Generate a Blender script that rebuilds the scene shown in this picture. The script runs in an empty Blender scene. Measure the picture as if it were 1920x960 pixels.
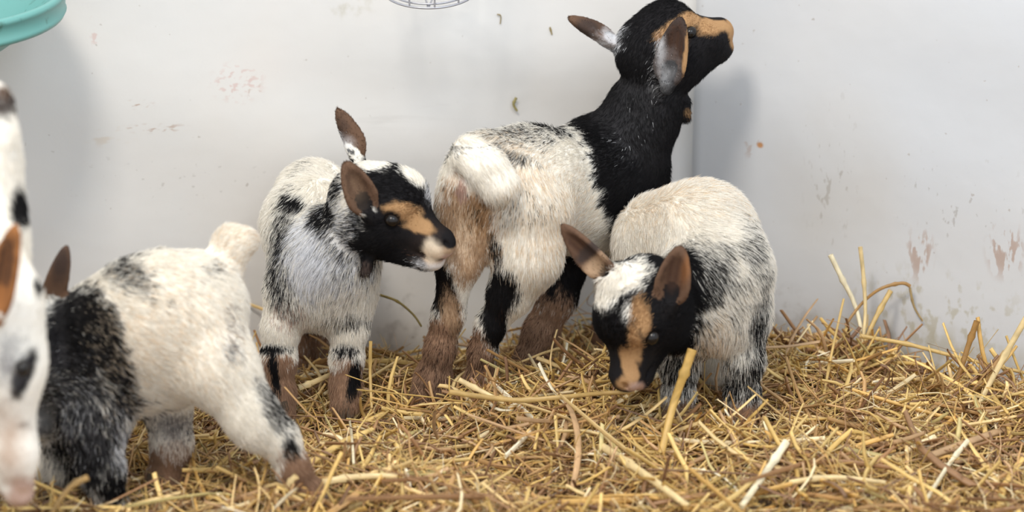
import bpy, math, random
import numpy as np
from mathutils import Vector

random.seed(7)
RS = np.random.RandomState(7)
SC = bpy.context.scene
COL = SC.collection

# ------------------------------------------------------------------ camera
F_PX, CAM_H, PITCH = 4200.0, 0.93, math.radians(18.0)
cam_d = bpy.data.cameras.new('camera')
cam_d.sensor_width = 36.0
cam_d.lens = F_PX / 1920.0 * 36.0
cam = bpy.data.objects.new('camera', cam_d)
cam.location = (0, 0, CAM_H)
cam.rotation_euler = (math.pi / 2 - PITCH, 0, 0)
COL.objects.link(cam)
SC.camera = cam
cam_d.clip_start = 0.05
cam_d.dof.use_dof = True
cam_d.dof.focus_distance = 2.50
cam_d.dof.aperture_fstop = 3.0

# ------------------------------------------------------------------ light
SC.view_settings.view_transform = 'Standard'
SC.view_settings.look = 'None'
SC.view_settings.gamma = 1.0
SC.view_settings.use_curve_mapping = False
SC.view_settings.exposure = 0.86
world = bpy.data.worlds.new('world')
SC.world = world
world.use_nodes = True
world.node_tree.nodes['Background'].inputs[0].default_value = (0.90, 0.95, 1.0, 1)
world.node_tree.nodes['Background'].inputs[1].default_value = 0.70


def area(name, loc, target, size, energy, col, size_y=None):
    l = bpy.data.lights.new(name, 'AREA')
    l.energy = energy
    l.color = col
    l.size = size
    if size_y:
        l.shape = 'RECTANGLE'
        l.size_y = size_y
    o = bpy.data.objects.new(name, l)
    o.location = loc
    o.rotation_euler = (Vector(target) - Vector(loc)).to_track_quat('-Z', 'Y').to_euler()
    COL.objects.link(o)
    return o


area('barn_lamp', (-0.50, 0.95, 2.15), (0.05, 2.45, 0.15), 0.42, 18.5, (1.0, 0.93, 0.83))
area('window_light', (1.1, 0.5, 2.4), (0.2, 2.5, 0.2), 0.9, 13.0, (0.80, 0.89, 1.0))

# ------------------------------------------------------------------ projection helpers (pixel + distance -> point in the place)
CP, SP = math.cos(PITCH), math.sin(PITCH)
RIGHT = np.array([1.0, 0, 0]); UP = np.array([0, SP, CP]); FWD = np.array([0, CP, -SP])


def P(px, py, Y):
    d = RIGHT * ((px - 960) / F_PX) + UP * ((480 - py) / F_PX) + FWD
    return np.array([0, 0, CAM_H]) + d * (Y / d[1])


def R(rpx, Y):
    return rpx * (Y * CP + 0.22) / F_PX


def D(ix, iy, tc=0.0):
    v = RIGHT * ix - UP * iy - FWD * tc
    return v / np.linalg.norm(v)


def wall_y(x):
    """the back wall and the right wall meet in an obtuse corner"""
    return np.where(x < CORNER[0], CORNER[1] + (x - CORNER[0]) * math.tan(math.radians(7.0)),
                    CORNER[1] - (x - CORNER[0]) * math.tan(math.radians(30.0)))


CORNER = (0.222, 2.66)

# ------------------------------------------------------------------ object helpers


def tag(o, label=None, cat=None, group=None, kind=None):
    if label: o['label'] = label
    if cat: o['category'] = cat
    if group: o['group'] = group
    if kind: o['kind'] = kind
    return o


def empty(name, loc, label, cat, group=None):
    o = bpy.data.objects.new(name, None)
    o.empty_display_size = 0.05
    o.location = loc
    COL.objects.link(o)
    return tag(o, label, cat, group)


def mesh_obj(name, verts, faces, mat=None, parent=None, smooth=True, cols=None, colname='coat'):
    me = bpy.data.meshes.new(name)
    verts = np.asarray(verts, dtype=np.float32)
    if parent is not None:
        verts = verts - np.array(parent.location, dtype=np.float32)
    if isinstance(faces, np.ndarray):
        nf, k = faces.shape
        me.vertices.add(len(verts)); me.vertices.foreach_set('co', verts.ravel())
        me.loops.add(nf * k); me.loops.foreach_set('vertex_index', faces.ravel().astype(np.int32))
        me.polygons.add(nf)
        me.polygons.foreach_set('loop_start', np.arange(0, nf * k, k, dtype=np.int32))
        me.polygons.foreach_set('loop_total', np.full(nf, k, dtype=np.int32))
        me.update(calc_edges=True)
    else:
        me.from_pydata(verts.tolist(), [], faces)
    me.polygons.foreach_set('use_smooth', np.full(len(me.polygons), smooth))
    if cols is not None:
        at = me.color_attributes.new(colname, 'FLOAT_COLOR', 'POINT')
        c = np.ones((len(verts), 4), np.float32); c[:, :3] = cols
        at.data.foreach_set('color', c.ravel())
    me.validate()
    o = bpy.data.objects.new(name, me)
    if mat: me.materials.append(mat)
    COL.objects.link(o)
    if parent is not None:
        o.parent = parent
    return o


# ------------------------------------------------------------------ noise (numpy value noise)
_LAT = RS.rand(32, 32, 32).astype(np.float32)


def vnoise(p, s):
    q = np.asarray(p, np.float32) * s + 100.0
    i = np.floor(q).astype(int); f = q - i; f = f * f * (3 - 2 * f)
    r = 0
    for dx in (0, 1):
        for dy in (0, 1):
            for dz in (0, 1):
                w = (f[:, 0] if dx else 1 - f[:, 0]) * (f[:, 1] if dy else 1 - f[:, 1]) * (f[:, 2] if dz else 1 - f[:, 2])
                r = r + w * _LAT[(i[:, 0] + dx) % 32, (i[:, 1] + dy) % 32, (i[:, 2] + dz) % 32]
    return r


# ------------------------------------------------------------------ materials


def nm(name):
    m = bpy.data.materials.new(name); m.use_nodes = True
    nt = m.node_tree
    return m, nt, nt.nodes['Principled BSDF']


def mat_plain(name, col, rough=0.5, spec=0.5, noise=0.0, scale=60, metallic=0.0):
    m, nt, b = nm(name)
    b.inputs['Roughness'].default_value = rough
    b.inputs['Specular IOR Level'].default_value = spec
    b.inputs['Metallic'].default_value = metallic
    n = nt.nodes.new('ShaderNodeTexNoise'); n.inputs['Scale'].default_value = scale; n.inputs['Detail'].default_value = 5
    tc = nt.nodes.new('ShaderNodeTexCoord'); nt.links.new(tc.outputs['Object'], n.inputs['Vector'])
    mx = nt.nodes.new('ShaderNodeMix'); mx.data_type = 'RGBA'
    mx.inputs[6].default_value = tuple(c * (1 - noise) for c in col) + (1,)
    mx.inputs[7].default_value = tuple(min(1, c * (1 + noise)) for c in col) + (1,)
    nt.links.new(n.outputs['Fac'], mx.inputs[0]); nt.links.new(mx.outputs[2], b.inputs['Base Color'])
    return m


def mat_attr(name, attr, rough, spec, sheen=0.0, nscale=300, namt=0.15, transl=0.0):
    m, nt, b = nm(name)
    a = nt.nodes.new('ShaderNodeAttribute'); a.attribute_name = attr
    n = nt.nodes.new('ShaderNodeTexNoise'); n.inputs['Scale'].default_value = nscale; n.inputs['Detail'].default_value = 3
    tc = nt.nodes.new('ShaderNodeTexCoord'); nt.links.new(tc.outputs['Object'], n.inputs['Vector'])
    mr = nt.nodes.new('ShaderNodeMapRange')
    mr.inputs['To Min'].default_value = 1 - namt; mr.inputs['To Max'].default_value = 1 + namt
    nt.links.new(n.outputs['Fac'], mr.inputs['Value'])
    mul = nt.nodes.new('ShaderNodeVectorMath'); mul.operation = 'SCALE'
    nt.links.new(a.outputs['Color'], mul.inputs[0]); nt.links.new(mr.outputs[0], mul.inputs['Scale'])
    nt.links.new(mul.outputs[0], b.inputs['Base Color'])
    b.inputs['Roughness'].default_value = rough
    b.inputs['Specular IOR Level'].default_value = spec
    if transl:
        out = nt.nodes['Material Output']
        t = nt.nodes.new('ShaderNodeBsdfTranslucent'); nt.links.new(mul.outputs[0], t.inputs['Color'])
        ms = nt.nodes.new('ShaderNodeMixShader'); ms.inputs[0].default_value = transl
        nt.links.new(b.outputs[0], ms.inputs[1]); nt.links.new(t.outputs[0], ms.inputs[2])
        nt.links.new(ms.outputs[0], out.inputs['Surface'])
    return m


M_SKIN = mat_attr('goat_coat', 'coat', 0.85, 0.1, nscale=400, namt=0.12)
M_FUR = mat_attr('goat_fur', 'coat', 0.55, 0.15, nscale=50, namt=0.04, transl=0.35)
M_STRAW = mat_attr('straw', 'straw_color', 0.42, 0.45, nscale=120, namt=0.22, transl=0.12)
M_EYE = mat_plain('eye_dark', (0.008, 0.006, 0.005), 0.25, 0.35)
M_LID = mat_plain('eyelid', (0.02, 0.016, 0.014), 0.6, 0.2)
M_HOOF = mat_plain('hoof_horn', (0.10, 0.075, 0.055), 0.5, 0.3, 0.3)
M_NOSE = mat_plain('nose_skin', (0.035, 0.026, 0.024), 0.45, 0.4, 0.2, 300)
M_BOWL = None


def mat_wall(name, base, cool, smudges_and_shade):
    """painted board: faint mottling, a broad tint, painted shadow streaks and small scuffs at fixed places on the board"""
    m, nt, b = nm(name)
    L = nt.links
    tc = nt.nodes.new('ShaderNodeNewGeometry')
    pos = tc.outputs['Position']

    def noise(scale, detail=4, vec=pos):
        n = nt.nodes.new('ShaderNodeTexNoise'); n.inputs['Scale'].default_value = scale; n.inputs['Detail'].default_value = detail
        L.new(vec, n.inputs['Vector']); return n.outputs['Fac']

    def mr(v, a, b_, c=0.0, d=1.0):
        x = nt.nodes.new('ShaderNodeMapRange'); x.inputs['From Min'].default_value = a; x.inputs['From Max'].default_value = b_
        x.inputs['To Min'].default_value = c; x.inputs['To Max'].default_value = d; x.interpolation_type = 'SMOOTHSTEP'
        L.new(v, x.inputs['Value']); return x.outputs[0]

    def mul(a, b_):
        x = nt.nodes.new('ShaderNodeMath'); x.operation = 'MULTIPLY'; L.new(a, x.inputs[0])
        if isinstance(b_, float): x.inputs[1].default_value = b_
        else: L.new(b_, x.inputs[1])
        return x.outputs[0]

    cur = None
    mx = nt.nodes.new('ShaderNodeMix'); mx.data_type = 'RGBA'
    mx.inputs[6].default_value = (*base, 1); mx.inputs[7].default_value = (*cool, 1)
    L.new(mr(noise(3.0, 3), 0.35, 0.65), mx.inputs[0]); cur = mx.outputs[2]
    # fine stipple
    for (c, r, st, col, sc, lo, hi, amt) in smudges_and_shade:
        mp = nt.nodes.new('ShaderNodeVectorMath'); mp.operation = 'SUBTRACT'; L.new(pos, mp.inputs[0]); mp.inputs[1].default_value = c
        dv = nt.nodes.new('ShaderNodeVectorMath'); dv.operation = 'DIVIDE'; L.new(mp.outputs[0], dv.inputs[0]); dv.inputs[1].default_value = r
        ln = nt.nodes.new('ShaderNodeVectorMath'); ln.operation = 'LENGTH'; L.new(dv.outputs[0], ln.inputs[0])
        fall = mr(ln.outputs['Value'], 1.0, 0.35)
        sv = nt.nodes.new('ShaderNodeVectorMath'); sv.operation = 'MULTIPLY'; L.new(mp.outputs[0], sv.inputs[0]); sv.inputs[1].default_value = st
        ns = mr(noise(sc, 6, sv.outputs[0]), lo, hi)
        fac = mul(mul(fall, ns), amt)
        mx = nt.nodes.new('ShaderNodeMix'); mx.data_type = 'RGBA'
        L.new(cur, mx.inputs[6]); mx.inputs[7].default_value = (*col, 1); L.new(fac, mx.inputs[0]); cur = mx.outputs[2]
    # scattered specks
    sp = mul(mr(noise(95, 2), 0.735, 0.78), 0.5)
    mx = nt.nodes.new('ShaderNodeMix'); mx.data_type = 'RGBA'; L.new(cur, mx.inputs[6]); mx.inputs[7].default_value = (0.33, 0.28, 0.24, 1)
    L.new(sp, mx.inputs[0]); cur = mx.outputs[2]
    L.new(cur, b.inputs['Base Color'])
    b.inputs['Roughness'].default_value = 0.48
    b.inputs['Specular IOR Level'].default_value = 0.35
    bp = nt.nodes.new('ShaderNodeBump'); bp.inputs['Strength'].default_value = 0.25; bp.inputs['Distance'].default_value = 0.004
    L.new(noise(22, 4), bp.inputs['Height']); L.new(bp.outputs[0], b.inputs['Normal'])
    return m


# ------------------------------------------------------------------ SDF goat modelling


def smin(a, b, k):
    h = np.maximum(k - np.abs(a - b), 0) / k
    return np.minimum(a, b) - h * h * k * 0.25


class Prim:
    def __init__(s, a, b, ra, rb, k=0.02, fur=0.010, flow=None, sub=False, axes=None, radii=None, stiff=0.0, dens=1.0, col=None, inner=None, warp=None):
        s.col, s.inner, s.warp = col, inner, warp
        s.a = np.asarray(a, float); s.b = np.asarray(b, float); s.ra, s.rb = ra, rb
        s.k, s.fur, s.sub, s.stiff, s.dens = k, fur, sub, stiff, dens
        s.axes, s.radii = axes, radii
        d = s.b - s.a
        n = np.linalg.norm(d)
        s.flow = np.asarray(flow, float) if flow is not None else (d / n if n > 1e-6 else np.array([0, 0, -1.0]))

    def bounds(s):
        if s.axes is not None:
            r = max(s.radii); return s.a - r, s.a + r
        return np.minimum(s.a - s.ra, s.b - s.rb), np.maximum(s.a + s.ra, s.b + s.rb)

    def d(s, p):
        p = np.asarray(p, np.float32)
        if s.axes is not None:
            q = (p - s.a.astype(np.float32)) @ np.array(s.axes, np.float32).T
            r = np.array(s.radii, np.float32)
            if s.warp:      # (narrowing towards the tip, edges curling forward)
                tp, cu, hw = s.warp
                q = np.stack([q[..., 0], q[..., 1] * (1 + tp * np.clip(q[..., 0] / r[0], -1, 1)), q[..., 2] - cu * q[..., 1] ** 2 / hw], -1)
            k0 = np.linalg.norm(q / r, axis=-1); k1 = np.linalg.norm(q / (r * r), axis=-1)
            return k0 * (k0 - 1) / np.maximum(k1, 1e-6)
        ab = (s.b - s.a).astype(np.float32); L2 = float(ab @ ab)
        pa = p - s.a.astype(np.float32)
        t = np.clip((pa @ ab) / max(L2, 1e-9), 0, 1)
        r = s.ra + (s.rb - s.ra) * t
        return np.linalg.norm(pa - t[..., None] * ab, axis=-1) - r


def surface_nets(Dv, org, h):
    ins = Dv < 0
    nx, ny, nz = Dv.shape
    c = np.zeros((nx - 1, ny - 1, nz - 1), np.int8)
    for dx in (0, 1):
        for dy in (0, 1):
            for dz in (0, 1):
                c += ins[dx:nx - 1 + dx, dy:ny - 1 + dy, dz:nz - 1 + dz]
    cells = np.argwhere((c > 0) & (c < 8))
    idx = -np.ones(c.shape, np.int32); idx[tuple(cells.T)] = np.arange(len(cells))
    acc = np.zeros((len(cells), 3)); cnt = np.zeros(len(cells))
    cor = [(i, j, k) for i in (0, 1) for j in (0, 1) for k in (0, 1)]
    for a in cor:
        for b in cor:
            if sum(b) - sum(a) == 1 and all(y >= x for x, y in zip(a, b)):
                va = Dv[cells[:, 0] + a[0], cells[:, 1] + a[1], cells[:, 2] + a[2]]
                vb = Dv[cells[:, 0] + b[0], cells[:, 1] + b[1], cells[:, 2] + b[2]]
                m = (va < 0) != (vb < 0)
                t = va / np.where(m, va - vb, 1)
                pos = np.array(a) + t[:, None] * (np.array(b) - np.array(a))
                acc[m] += pos[m]; cnt[m] += 1
    V = (cells + acc / cnt[:, None]) * h + org
    F = []
    for ax in range(3):
        o1, o2 = [(1, 2), (2, 0), (0, 1)][ax]
        sl0 = [slice(None)] * 3; sl1 = [slice(None)] * 3
        sl0[ax] = slice(0, -1); sl1[ax] = slice(1, None)
        A, B = ins[tuple(sl0)], ins[tuple(sl1)]
        e = np.argwhere(A != B)
        e = e[(e[:, o1] > 0) & (e[:, o2] > 0) & (e[:, o1] < Dv.shape[o1] - 1) & (e[:, o2] < Dv.shape[o2] - 1)]
        def g(d1, d2):
            q = e.copy(); q[:, o1] += d1; q[:, o2] += d2
            return idx[q[:, 0], q[:, 1], q[:, 2]]
        q = np.stack([g(-1, -1), g(0, -1), g(0, 0), g(-1, 0)], 1)
        fl = ~A[tuple(e.T)]
        q[fl] = q[fl][:, ::-1]
        F.append(q)
    return V, np.concatenate(F)


def grow(prims, h=0.0024):
    pad = 0.012
    los = np.min([q.bounds()[0] for q in prims if not q.sub], 0) - pad
    his = np.max([q.bounds()[1] for q in prims if not q.sub], 0) + pad
    n = np.ceil((his - los) / h).astype(int) + 1
    Dv = np.full(tuple(n), 0.05, np.float32)
    ax = [los[i] + np.arange(n[i]) * h for i in range(3)]
    for q in prims:
        lo, hi = q.bounds()
        m = q.k + 0.012
        i0 = np.clip(np.floor((lo - m - los) / h).astype(int), 0, n - 1); i1 = np.clip(np.ceil((hi + m - los) / h).astype(int) + 1, 1, n)
        sl = tuple(slice(i0[i], i1[i]) for i in range(3))
        G = np.stack(np.meshgrid(*[ax[i][sl[i]].astype(np.float32) for i in range(3)], indexing='ij'), -1)
        d = q.d(G)
        if q.sub:
            Dv[sl] = -smin(-Dv[sl], d, q.k)
        else:
            Dv[sl] = smin(Dv[sl], d, q.k)
    V, Fc = surface_nets(Dv, los, h)
    return V, Fc


ALL_PRIMS = []
COLS = dict(W=(0.90, 0.86, 0.785), K=(0.012, 0.011, 0.012), T=(0.385, 0.225, 0.108), S=(0.50, 0.34, 0.215), B=(0.39, 0.245, 0.16), F=(0.07, 0.038, 0.026), E=(0.125, 0.072, 0.046),
            P=(0.50, 0.34, 0.28), G=(0.16, 0.155, 0.165), O=(0.30, 0.125, 0.045), C=(0.80, 0.66, 0.50), L=(0.80, 0.80, 0.82), D=(0.05, 0.035, 0.03))


class Blob:
    """a marking of the coat: an ellipsoid in the animal's space; hairs rooted in it take its colour"""

    def __init__(s, px, py, Y, rx, ry, col, rd=None, rot=0.0, soft=0.35, amt=1.0, wob=0.35, post=False):
        s.post = post
        s.c = P(px, py, Y); s.col = np.array(COLS[col]); s.soft, s.amt, s.wob = soft, amt, wob
        c, n = math.cos(math.radians(rot)), math.sin(math.radians(rot))
        s.ax = np.array([RIGHT * c - UP * n, RIGHT * n + UP * c, FWD])
        s.r = np.array([R(rx, Y), R(ry, Y), rd if rd else R(max(rx, ry), Y)])

    def f(s, p):
        q = ((p - s.c) @ s.ax.T) / s.r
        l = np.linalg.norm(q, axis=1) + s.wob * (vnoise(p, 90) - 0.5) + s.wob * 0.7 * (vnoise(p, 260) - 0.5)
        return np.clip((1 + s.soft * 0.5 - l) / s.soft, 0, 1) * s.amt


def colour(p, blobs, base, hair=False, rnd=None, prims=()):
    c = np.tile(np.array(COLS[base]), (len(p), 1))

    def lay(bs, c, rnd):
        for b in bs:
            f = b.f(p)
            if hair:
                f = (f > rnd[:, 0] * 0.96 + 0.02).astype(float)
                rnd = np.roll(rnd, 7, axis=0)
            else:
                f = np.clip((f - 0.5) * 1.6 + 0.5, 0, 1) * 0.5 + f * 0.5
            c = c * (1 - f[:, None]) + b.col * f[:, None]
        return c
    c = lay([b for b in blobs if not b.post], c, rnd)
    for q in prims:
        if q.col is not None:
            f = (q.d(p) < 0.0012 + 0.0020 * (vnoise(p, 300) - 0.5)).astype(float)
            c = c * (1 - f[:, None]) + np.array(COLS[q.col]) * f[:, None]
            if q.inner:  # dark inner-ear coat, deepened to paint in the shade of the hollow
                l = (p - q.a) @ np.array(q.axes).T
                e = np.sqrt((l[:, 0] / (q.radii[0] * 0.84)) ** 2 + (l[:, 1] / (q.radii[1] * 0.74)) ** 2) + 0.5 * (vnoise(p * np.array([1, 1, 1]), 260) - 0.5)
                g = np.clip((1.05 - e) / 0.35, 0, 1) * (l[:, 2] > 0) * f * (0.75 + 0.25 * np.sin(l[:, 1] * 900))
                c = c * (1 - g[:, None]) + np.array(COLS[q.inner]) * g[:, None]
    return lay([b for b in blobs if b.post], c, rnd)


FUR_SCALE = 2.2


def fur(root, prims, V, Fc, blobs, base, n_hair, frame_only=True, rad=0.00021):
    tri = np.concatenate([Fc[:, [0, 1, 2]], Fc[:, [0, 2, 3]]])
    A, B, C_ = V[tri[:, 0]], V[tri[:, 1]], V[tri[:, 2]]
    N = np.cross(B - A, C_ - A); ar = np.linalg.norm(N, axis=1)
    rs = np.random.RandomState(len(V) % 9973)
    pick = rs.choice(len(tri), int(n_hair * FUR_SCALE), p=ar / ar.sum())
    u, v = rs.rand(2, len(pick)); s_ = u + v > 1; u[s_], v[s_] = 1 - u[s_], 1 - v[s_]
    p = A[pick] + u[:, None] * (B - A)[pick] + v[:, None] * (C_ - A)[pick]
    n = N[pick] / np.maximum(ar[pick], 1e-12)[:, None]
    keep = p[:, 2] > -0.03
    if frame_only:   # the far left goat reaches well out of the picture
        keep &= p[:, 0] > -0.66
    p, n = p[keep], n[keep]
    # comb direction and length from the nearest bones
    W = []; 
    pos = [q for q in prims if not q.sub]
    for q in pos:
        W.append(np.exp(-np.maximum(q.d(p), -0.002) / 0.004))
    W = np.array(W); W /= W.sum(0)
    flow = sum(w[:, None] * q.flow for w, q in zip(W, pos))
    ln = sum(w * q.fur for w, q in zip(W, pos))
    st = sum(w * q.stiff for w, q in zip(W, pos))
    flow += np.array([0, 0, -0.25]) * np.clip(ln / 0.012, 0, 1)[:, None]
    # clumpy swirl
    flow += 0.45 * np.stack([vnoise(p, 38) - .5, vnoise(p + 3.1, 38) - .5, vnoise(p + 7.7, 38) - .5], 1)
    t = flow - (flow * n).sum(1)[:, None] * n
    t /= np.maximum(np.linalg.norm(t, axis=1), 1e-3)[:, None]
    lift = 0.30 + 0.25 * rs.rand(len(p)) + st
    ln = ln * (0.65 + 0.6 * rs.rand(len(p)))
    jit = rs.randn(len(p), 3) * 0.11
    K = 5
    P0 = np.zeros((len(p), K, 3)); cur = p - n * 0.0012
    P0[:, 0] = cur
    for i in range(1, K):
        f = i / (K - 1)
        dr = t * (0.75 + 0.5 * f) + n * (lift * (1.25 - 0.95 * f))[:, None] + jit * (0.4 + f)
        dr[:, 2] -= 0.12 * f
        dr /= np.linalg.norm(dr, axis=1)[:, None]
        cur = cur + dr * (ln / (K - 1))[:, None]
        P0[:, i] = cur
    rnd = rs.rand(len(p), 1)
    c = colour(p, blobs, base, True, rnd, pos)
    c = c * (0.80 + 0.35 * rs.rand(len(p), 1))
    cd = bpy.data.hair_curves.new('fur')
    cd.add_curves([K] * len(p))
    off = np.array(root.location)
    cd.attributes['position'].data.foreach_set('vector', (P0 - off).astype(np.float32).ravel())
    ra = cd.attributes.new('radius', 'FLOAT', 'POINT')
    prof = np.array([1.0, 0.95, 0.8, 0.55, 0.12]) * rad
    rr = (prof[None] * (0.75 + 0.5 * rs.rand(len(p), 1))).astype(np.float32)
    ra.data.foreach_set('value', rr.ravel())
    ca = cd.attributes.new('coat', 'FLOAT_COLOR', 'CURVE')
    c4 = np.ones((len(p), 4), np.float32); c4[:, :3] = c
    ca.data.foreach_set('color', c4.ravel())
    cd.materials.append(M_FUR)
    o = bpy.data.objects.new('fur', cd)
    COL.objects.link(o)
    o.parent = root
    return o


def frame_axes(fw, up):
    fw = fw / np.linalg.norm(fw)
    sd = np.cross(up, fw); sd /= np.linalg.norm(sd)     # animal's left
    up = np.cross(fw, sd)
    return fw, sd, up


def head(c, fw, up, s=1.0, fur_l=0.0075):
    """kid's head: skull, forehead, cheeks, muzzle, jaw, lips, brows, sockets; returns prims and the map from head space"""
    fw, sd, up = frame_axes(fw, up)
    m = lambda x, y, z: c + s * (fw * (x if x < 0.02 else 0.02 + (x - 0.02) * 0.82) + sd * y + up * z)
    ax = [fw, sd, up]
    back = -fw
    E = lambda ctr, r, k=0.010, f=fur_l, fl=None, **kw: Prim(m(*ctr), m(*ctr), 0, 0, k * s, f, back + 0.0 * up if fl is None else fl, axes=ax, radii=[q * s for q in r], **kw)
    ps = [
        E((-0.004, 0, 0.000), (0.037, 0.032, 0.034), fl=back * .7 - up * .5),
        E((0.016, 0, 0.011), (0.027, 0.027, 0.026)),
        E((0.004, 0.016, -0.012), (0.026, 0.018, 0.022)),
        E((0.004, -0.016, -0.012), (0.026, 0.018, 0.022)),
        Prim(m(0.022, 0, -0.004), m(0.066, 0, -0.017), 0.0235 * s, 0.0145 * s, 0.012 * s, 0.003, back),
        E((0.071, 0, -0.015), (0.011, 0.0145, 0.0105), 0.007, 0.0020),
        Prim(m(0.005, 0, -0.026), m(0.058, 0, -0.033), 0.019 * s, 0.0095 * s, 0.010 * s, fur_l, back),
        E((0.064, 0, -0.033), (0.011, 0.0105, 0.0075), 0.006, 0.0020),
        E((0.020, 0.021, 0.011), (0.014, 0.008, 0.008), 0.008, 0.003),
        E((0.020, -0.021, 0.011), (0.014, 0.008, 0.008), 0.008, 0.003),
    ]
    for sg in (1, -1):
        ps.append(Prim(m(0.0265, sg * 0.0325, 0.002), m(0.0275, sg * 0.0325, 0.002), 0.0062 * s, 0.0062 * s, 0.004 * s, sub=True))
        ps.append(Prim(m(0.081, sg * 0.0075, -0.013), m(0.079, sg * 0.0085, -0.010), 0.0022 * s, 0.0022 * s, 0.002 * s, sub=True))
        ps.append(Prim(m(0.079, sg * 0.001, -0.0262), m(0.048, sg * 0.0165, -0.0255), 0.0018 * s, 0.0018 * s, 0.002 * s, sub=True))
    return ps, m, (fw, sd, up)


def ear(base, tip, nrm, hw, th=0.0038, furl=0.003, cup=True, col='E', inner='F', bcol='K'):
    """an ear: a tapering leaf of cartilage, hollowed on the side NRM looks to"""
    d = tip - base; L = np.linalg.norm(d); d = d / L
    nrm = nrm - (nrm @ d) * d; nrm = nrm / np.linalg.norm(nrm)
    w = np.cross(d, nrm)
    c = base + d * L * 0.52
    ax = [d, w, nrm]
    ps = [Prim(c, c, 0, 0, 0.005, furl, d, axes=ax, radii=[L * 0.52, hw, th + 0.0035], col=col, inner=inner if cup else None, warp=(0.32, 0.42, hw)),
          Prim(base - d * 0.006, base + d * L * 0.25, hw * 0.42, hw * 0.5, 0.008, furl, d, col=bcol)]
    if cup:
        cc = c + nrm * (th + 0.0034) - d * L * 0.02
        ps.append(Prim(cc, cc, 0, 0, 0.0015, sub=True, axes=ax, radii=[L * 0.44, hw * 0.78, 0.0064], warp=(0.32, 0.42, hw)))
    return ps


def make_goat(label, prims, blobs, base_col, n_hair, eyes, hooves=(), frame_only=False, h=0.0024, group='goat kids on the straw', nose=None, rad=0.00021):
    lo = np.min([q.bounds()[0] for q in prims if not q.sub], 0); hi = np.max([q.bounds()[1] for q in prims if not q.sub], 0)
    root = empty('goat_kid', ((lo[0] + hi[0]) / 2, (lo[1] + hi[1]) / 2, 0.0), label, 'goat', group)
    V, Fc = grow(prims, h)
    for _ in range(1):   # one light relaxing pass
        acc = np.zeros_like(V); cnt = np.zeros(len(V))
        for a, b in ((0, 1), (1, 2), (2, 3), (3, 0)):
            np.add.at(acc, Fc[:, a], V[Fc[:, b]]); np.add.at(cnt, Fc[:, a], 1)
        V = V * 0.5 + 0.5 * acc / cnt[:, None]
    cols = colour(V, blobs, base_col, prims=[q for q in prims if not q.sub])
    mesh_obj('body', V, Fc, M_SKIN, root, cols=cols)
    fur(root, prims, V, Fc, blobs, base_col, n_hair, frame_only, rad)
    for (c, fw, out, s) in eyes:
        eye(root, c, fw, out, s)
    for (c, fw, w) in hooves:
        hoof(root, c, fw, w)
    ALL_PRIMS.append([q for q in prims if not q.sub])
    return root


def ellipsoid_mesh(c, ax, r, nu=16, nv=12):
    V = []; Fq = []
    for i in range(nv + 1):
        th = math.pi * i / nv
        for j in range(nu):
            ph = 2 * math.pi * j / nu
            V.append(c + ax[0] * r[0] * math.sin(th) * math.cos(ph) + ax[1] * r[1] * math.sin(th) * math.sin(ph) + ax[2] * r[2] * math.cos(th))
    for i in range(nv):
        for j in range(nu):
            Fq.append([i * nu + j, i * nu + (j + 1) % nu, (i + 1) * nu + (j + 1) % nu, (i + 1) * nu + j])
    return np.array(V), np.array(Fq)


def eye(root, c, fw, out, s):
    up = np.cross(out, fw); up /= np.linalg.norm(up)
    V, Fq = ellipsoid_mesh(c, [fw, up, out], [0.0066 * s, 0.0056 * s, 0.0062 * s])
    e = mesh_obj('eye', V, Fq, M_EYE, root)
    return e


def hoof(root, c, fw, w):
    """two claws side by side, pointed forwards"""
    up = np.array([0, 0, 1.0]); sd = np.cross(up, fw)
    V = []; Fq = []
    for sg in (-1, 1):
        o = len(V)
        ring = []
        prof = [(-0.9, 0.1), (-0.8, .8), (0.0, .95), (0.9, .7), (1.35, .1)]
        sect = [(x, y) for x, y in prof] + [(x, 0.05) for x, y in reversed(prof)]
        for z, sc in ((0.0, 1.0), (0.010, 0.95), (0.020, 0.78)):
            for x, y in sect:
                V.append(c + fw * x * w * sc + sd * sg * (y * w * sc * 0.95 + 0.0006) + up * (z - 0.012))
        m = len(sect)
        for k in range(2):
            for j in range(m):
                q = [o + k * m + j, o + k * m + (j + 1) % m, o + (k + 1) * m + (j + 1) % m, o + (k + 1) * m + j]
                Fq.append(q if sg > 0 else q[::-1])
        Fq.append([o + j for j in range(m)][::-1] if sg > 0 else [o + j for j in range(m)])
        Fq.append([o + 2 * m + j for j in range(m)] if sg > 0 else [o + 2 * m + j for j in range(m)][::-1])
    return mesh_obj('hoof', V, Fq, M_HOOF, root, smooth=False)


def bone(a, b, k=0.02, fur=0.011, flow=None, stiff=0.0):
    """a, b = (px, py, Y, r_px)"""
    return Prim(P(*a[:3]), P(*b[:3]), R(a[3], a[2]), R(b[3], b[2]), k, fur, flow, stiff=stiff)


def limb(pts, k=0.012, furs=None, stiff=0.22):
    out = []
    for i in range(len(pts) - 1):
        out.append(bone(pts[i], pts[i + 1], k, furs[i] if furs else 0.008, stiff=stiff))
    return out


def ball(a, k=0.02, fur=0.011, flow=None, stiff=0.0):
    return bone(a, (a[0] + 0.5, a[1] + 0.5, a[2], a[3]), k, fur, flow, stiff)

# ------------------------------------------------------------------ walls and floor


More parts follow.
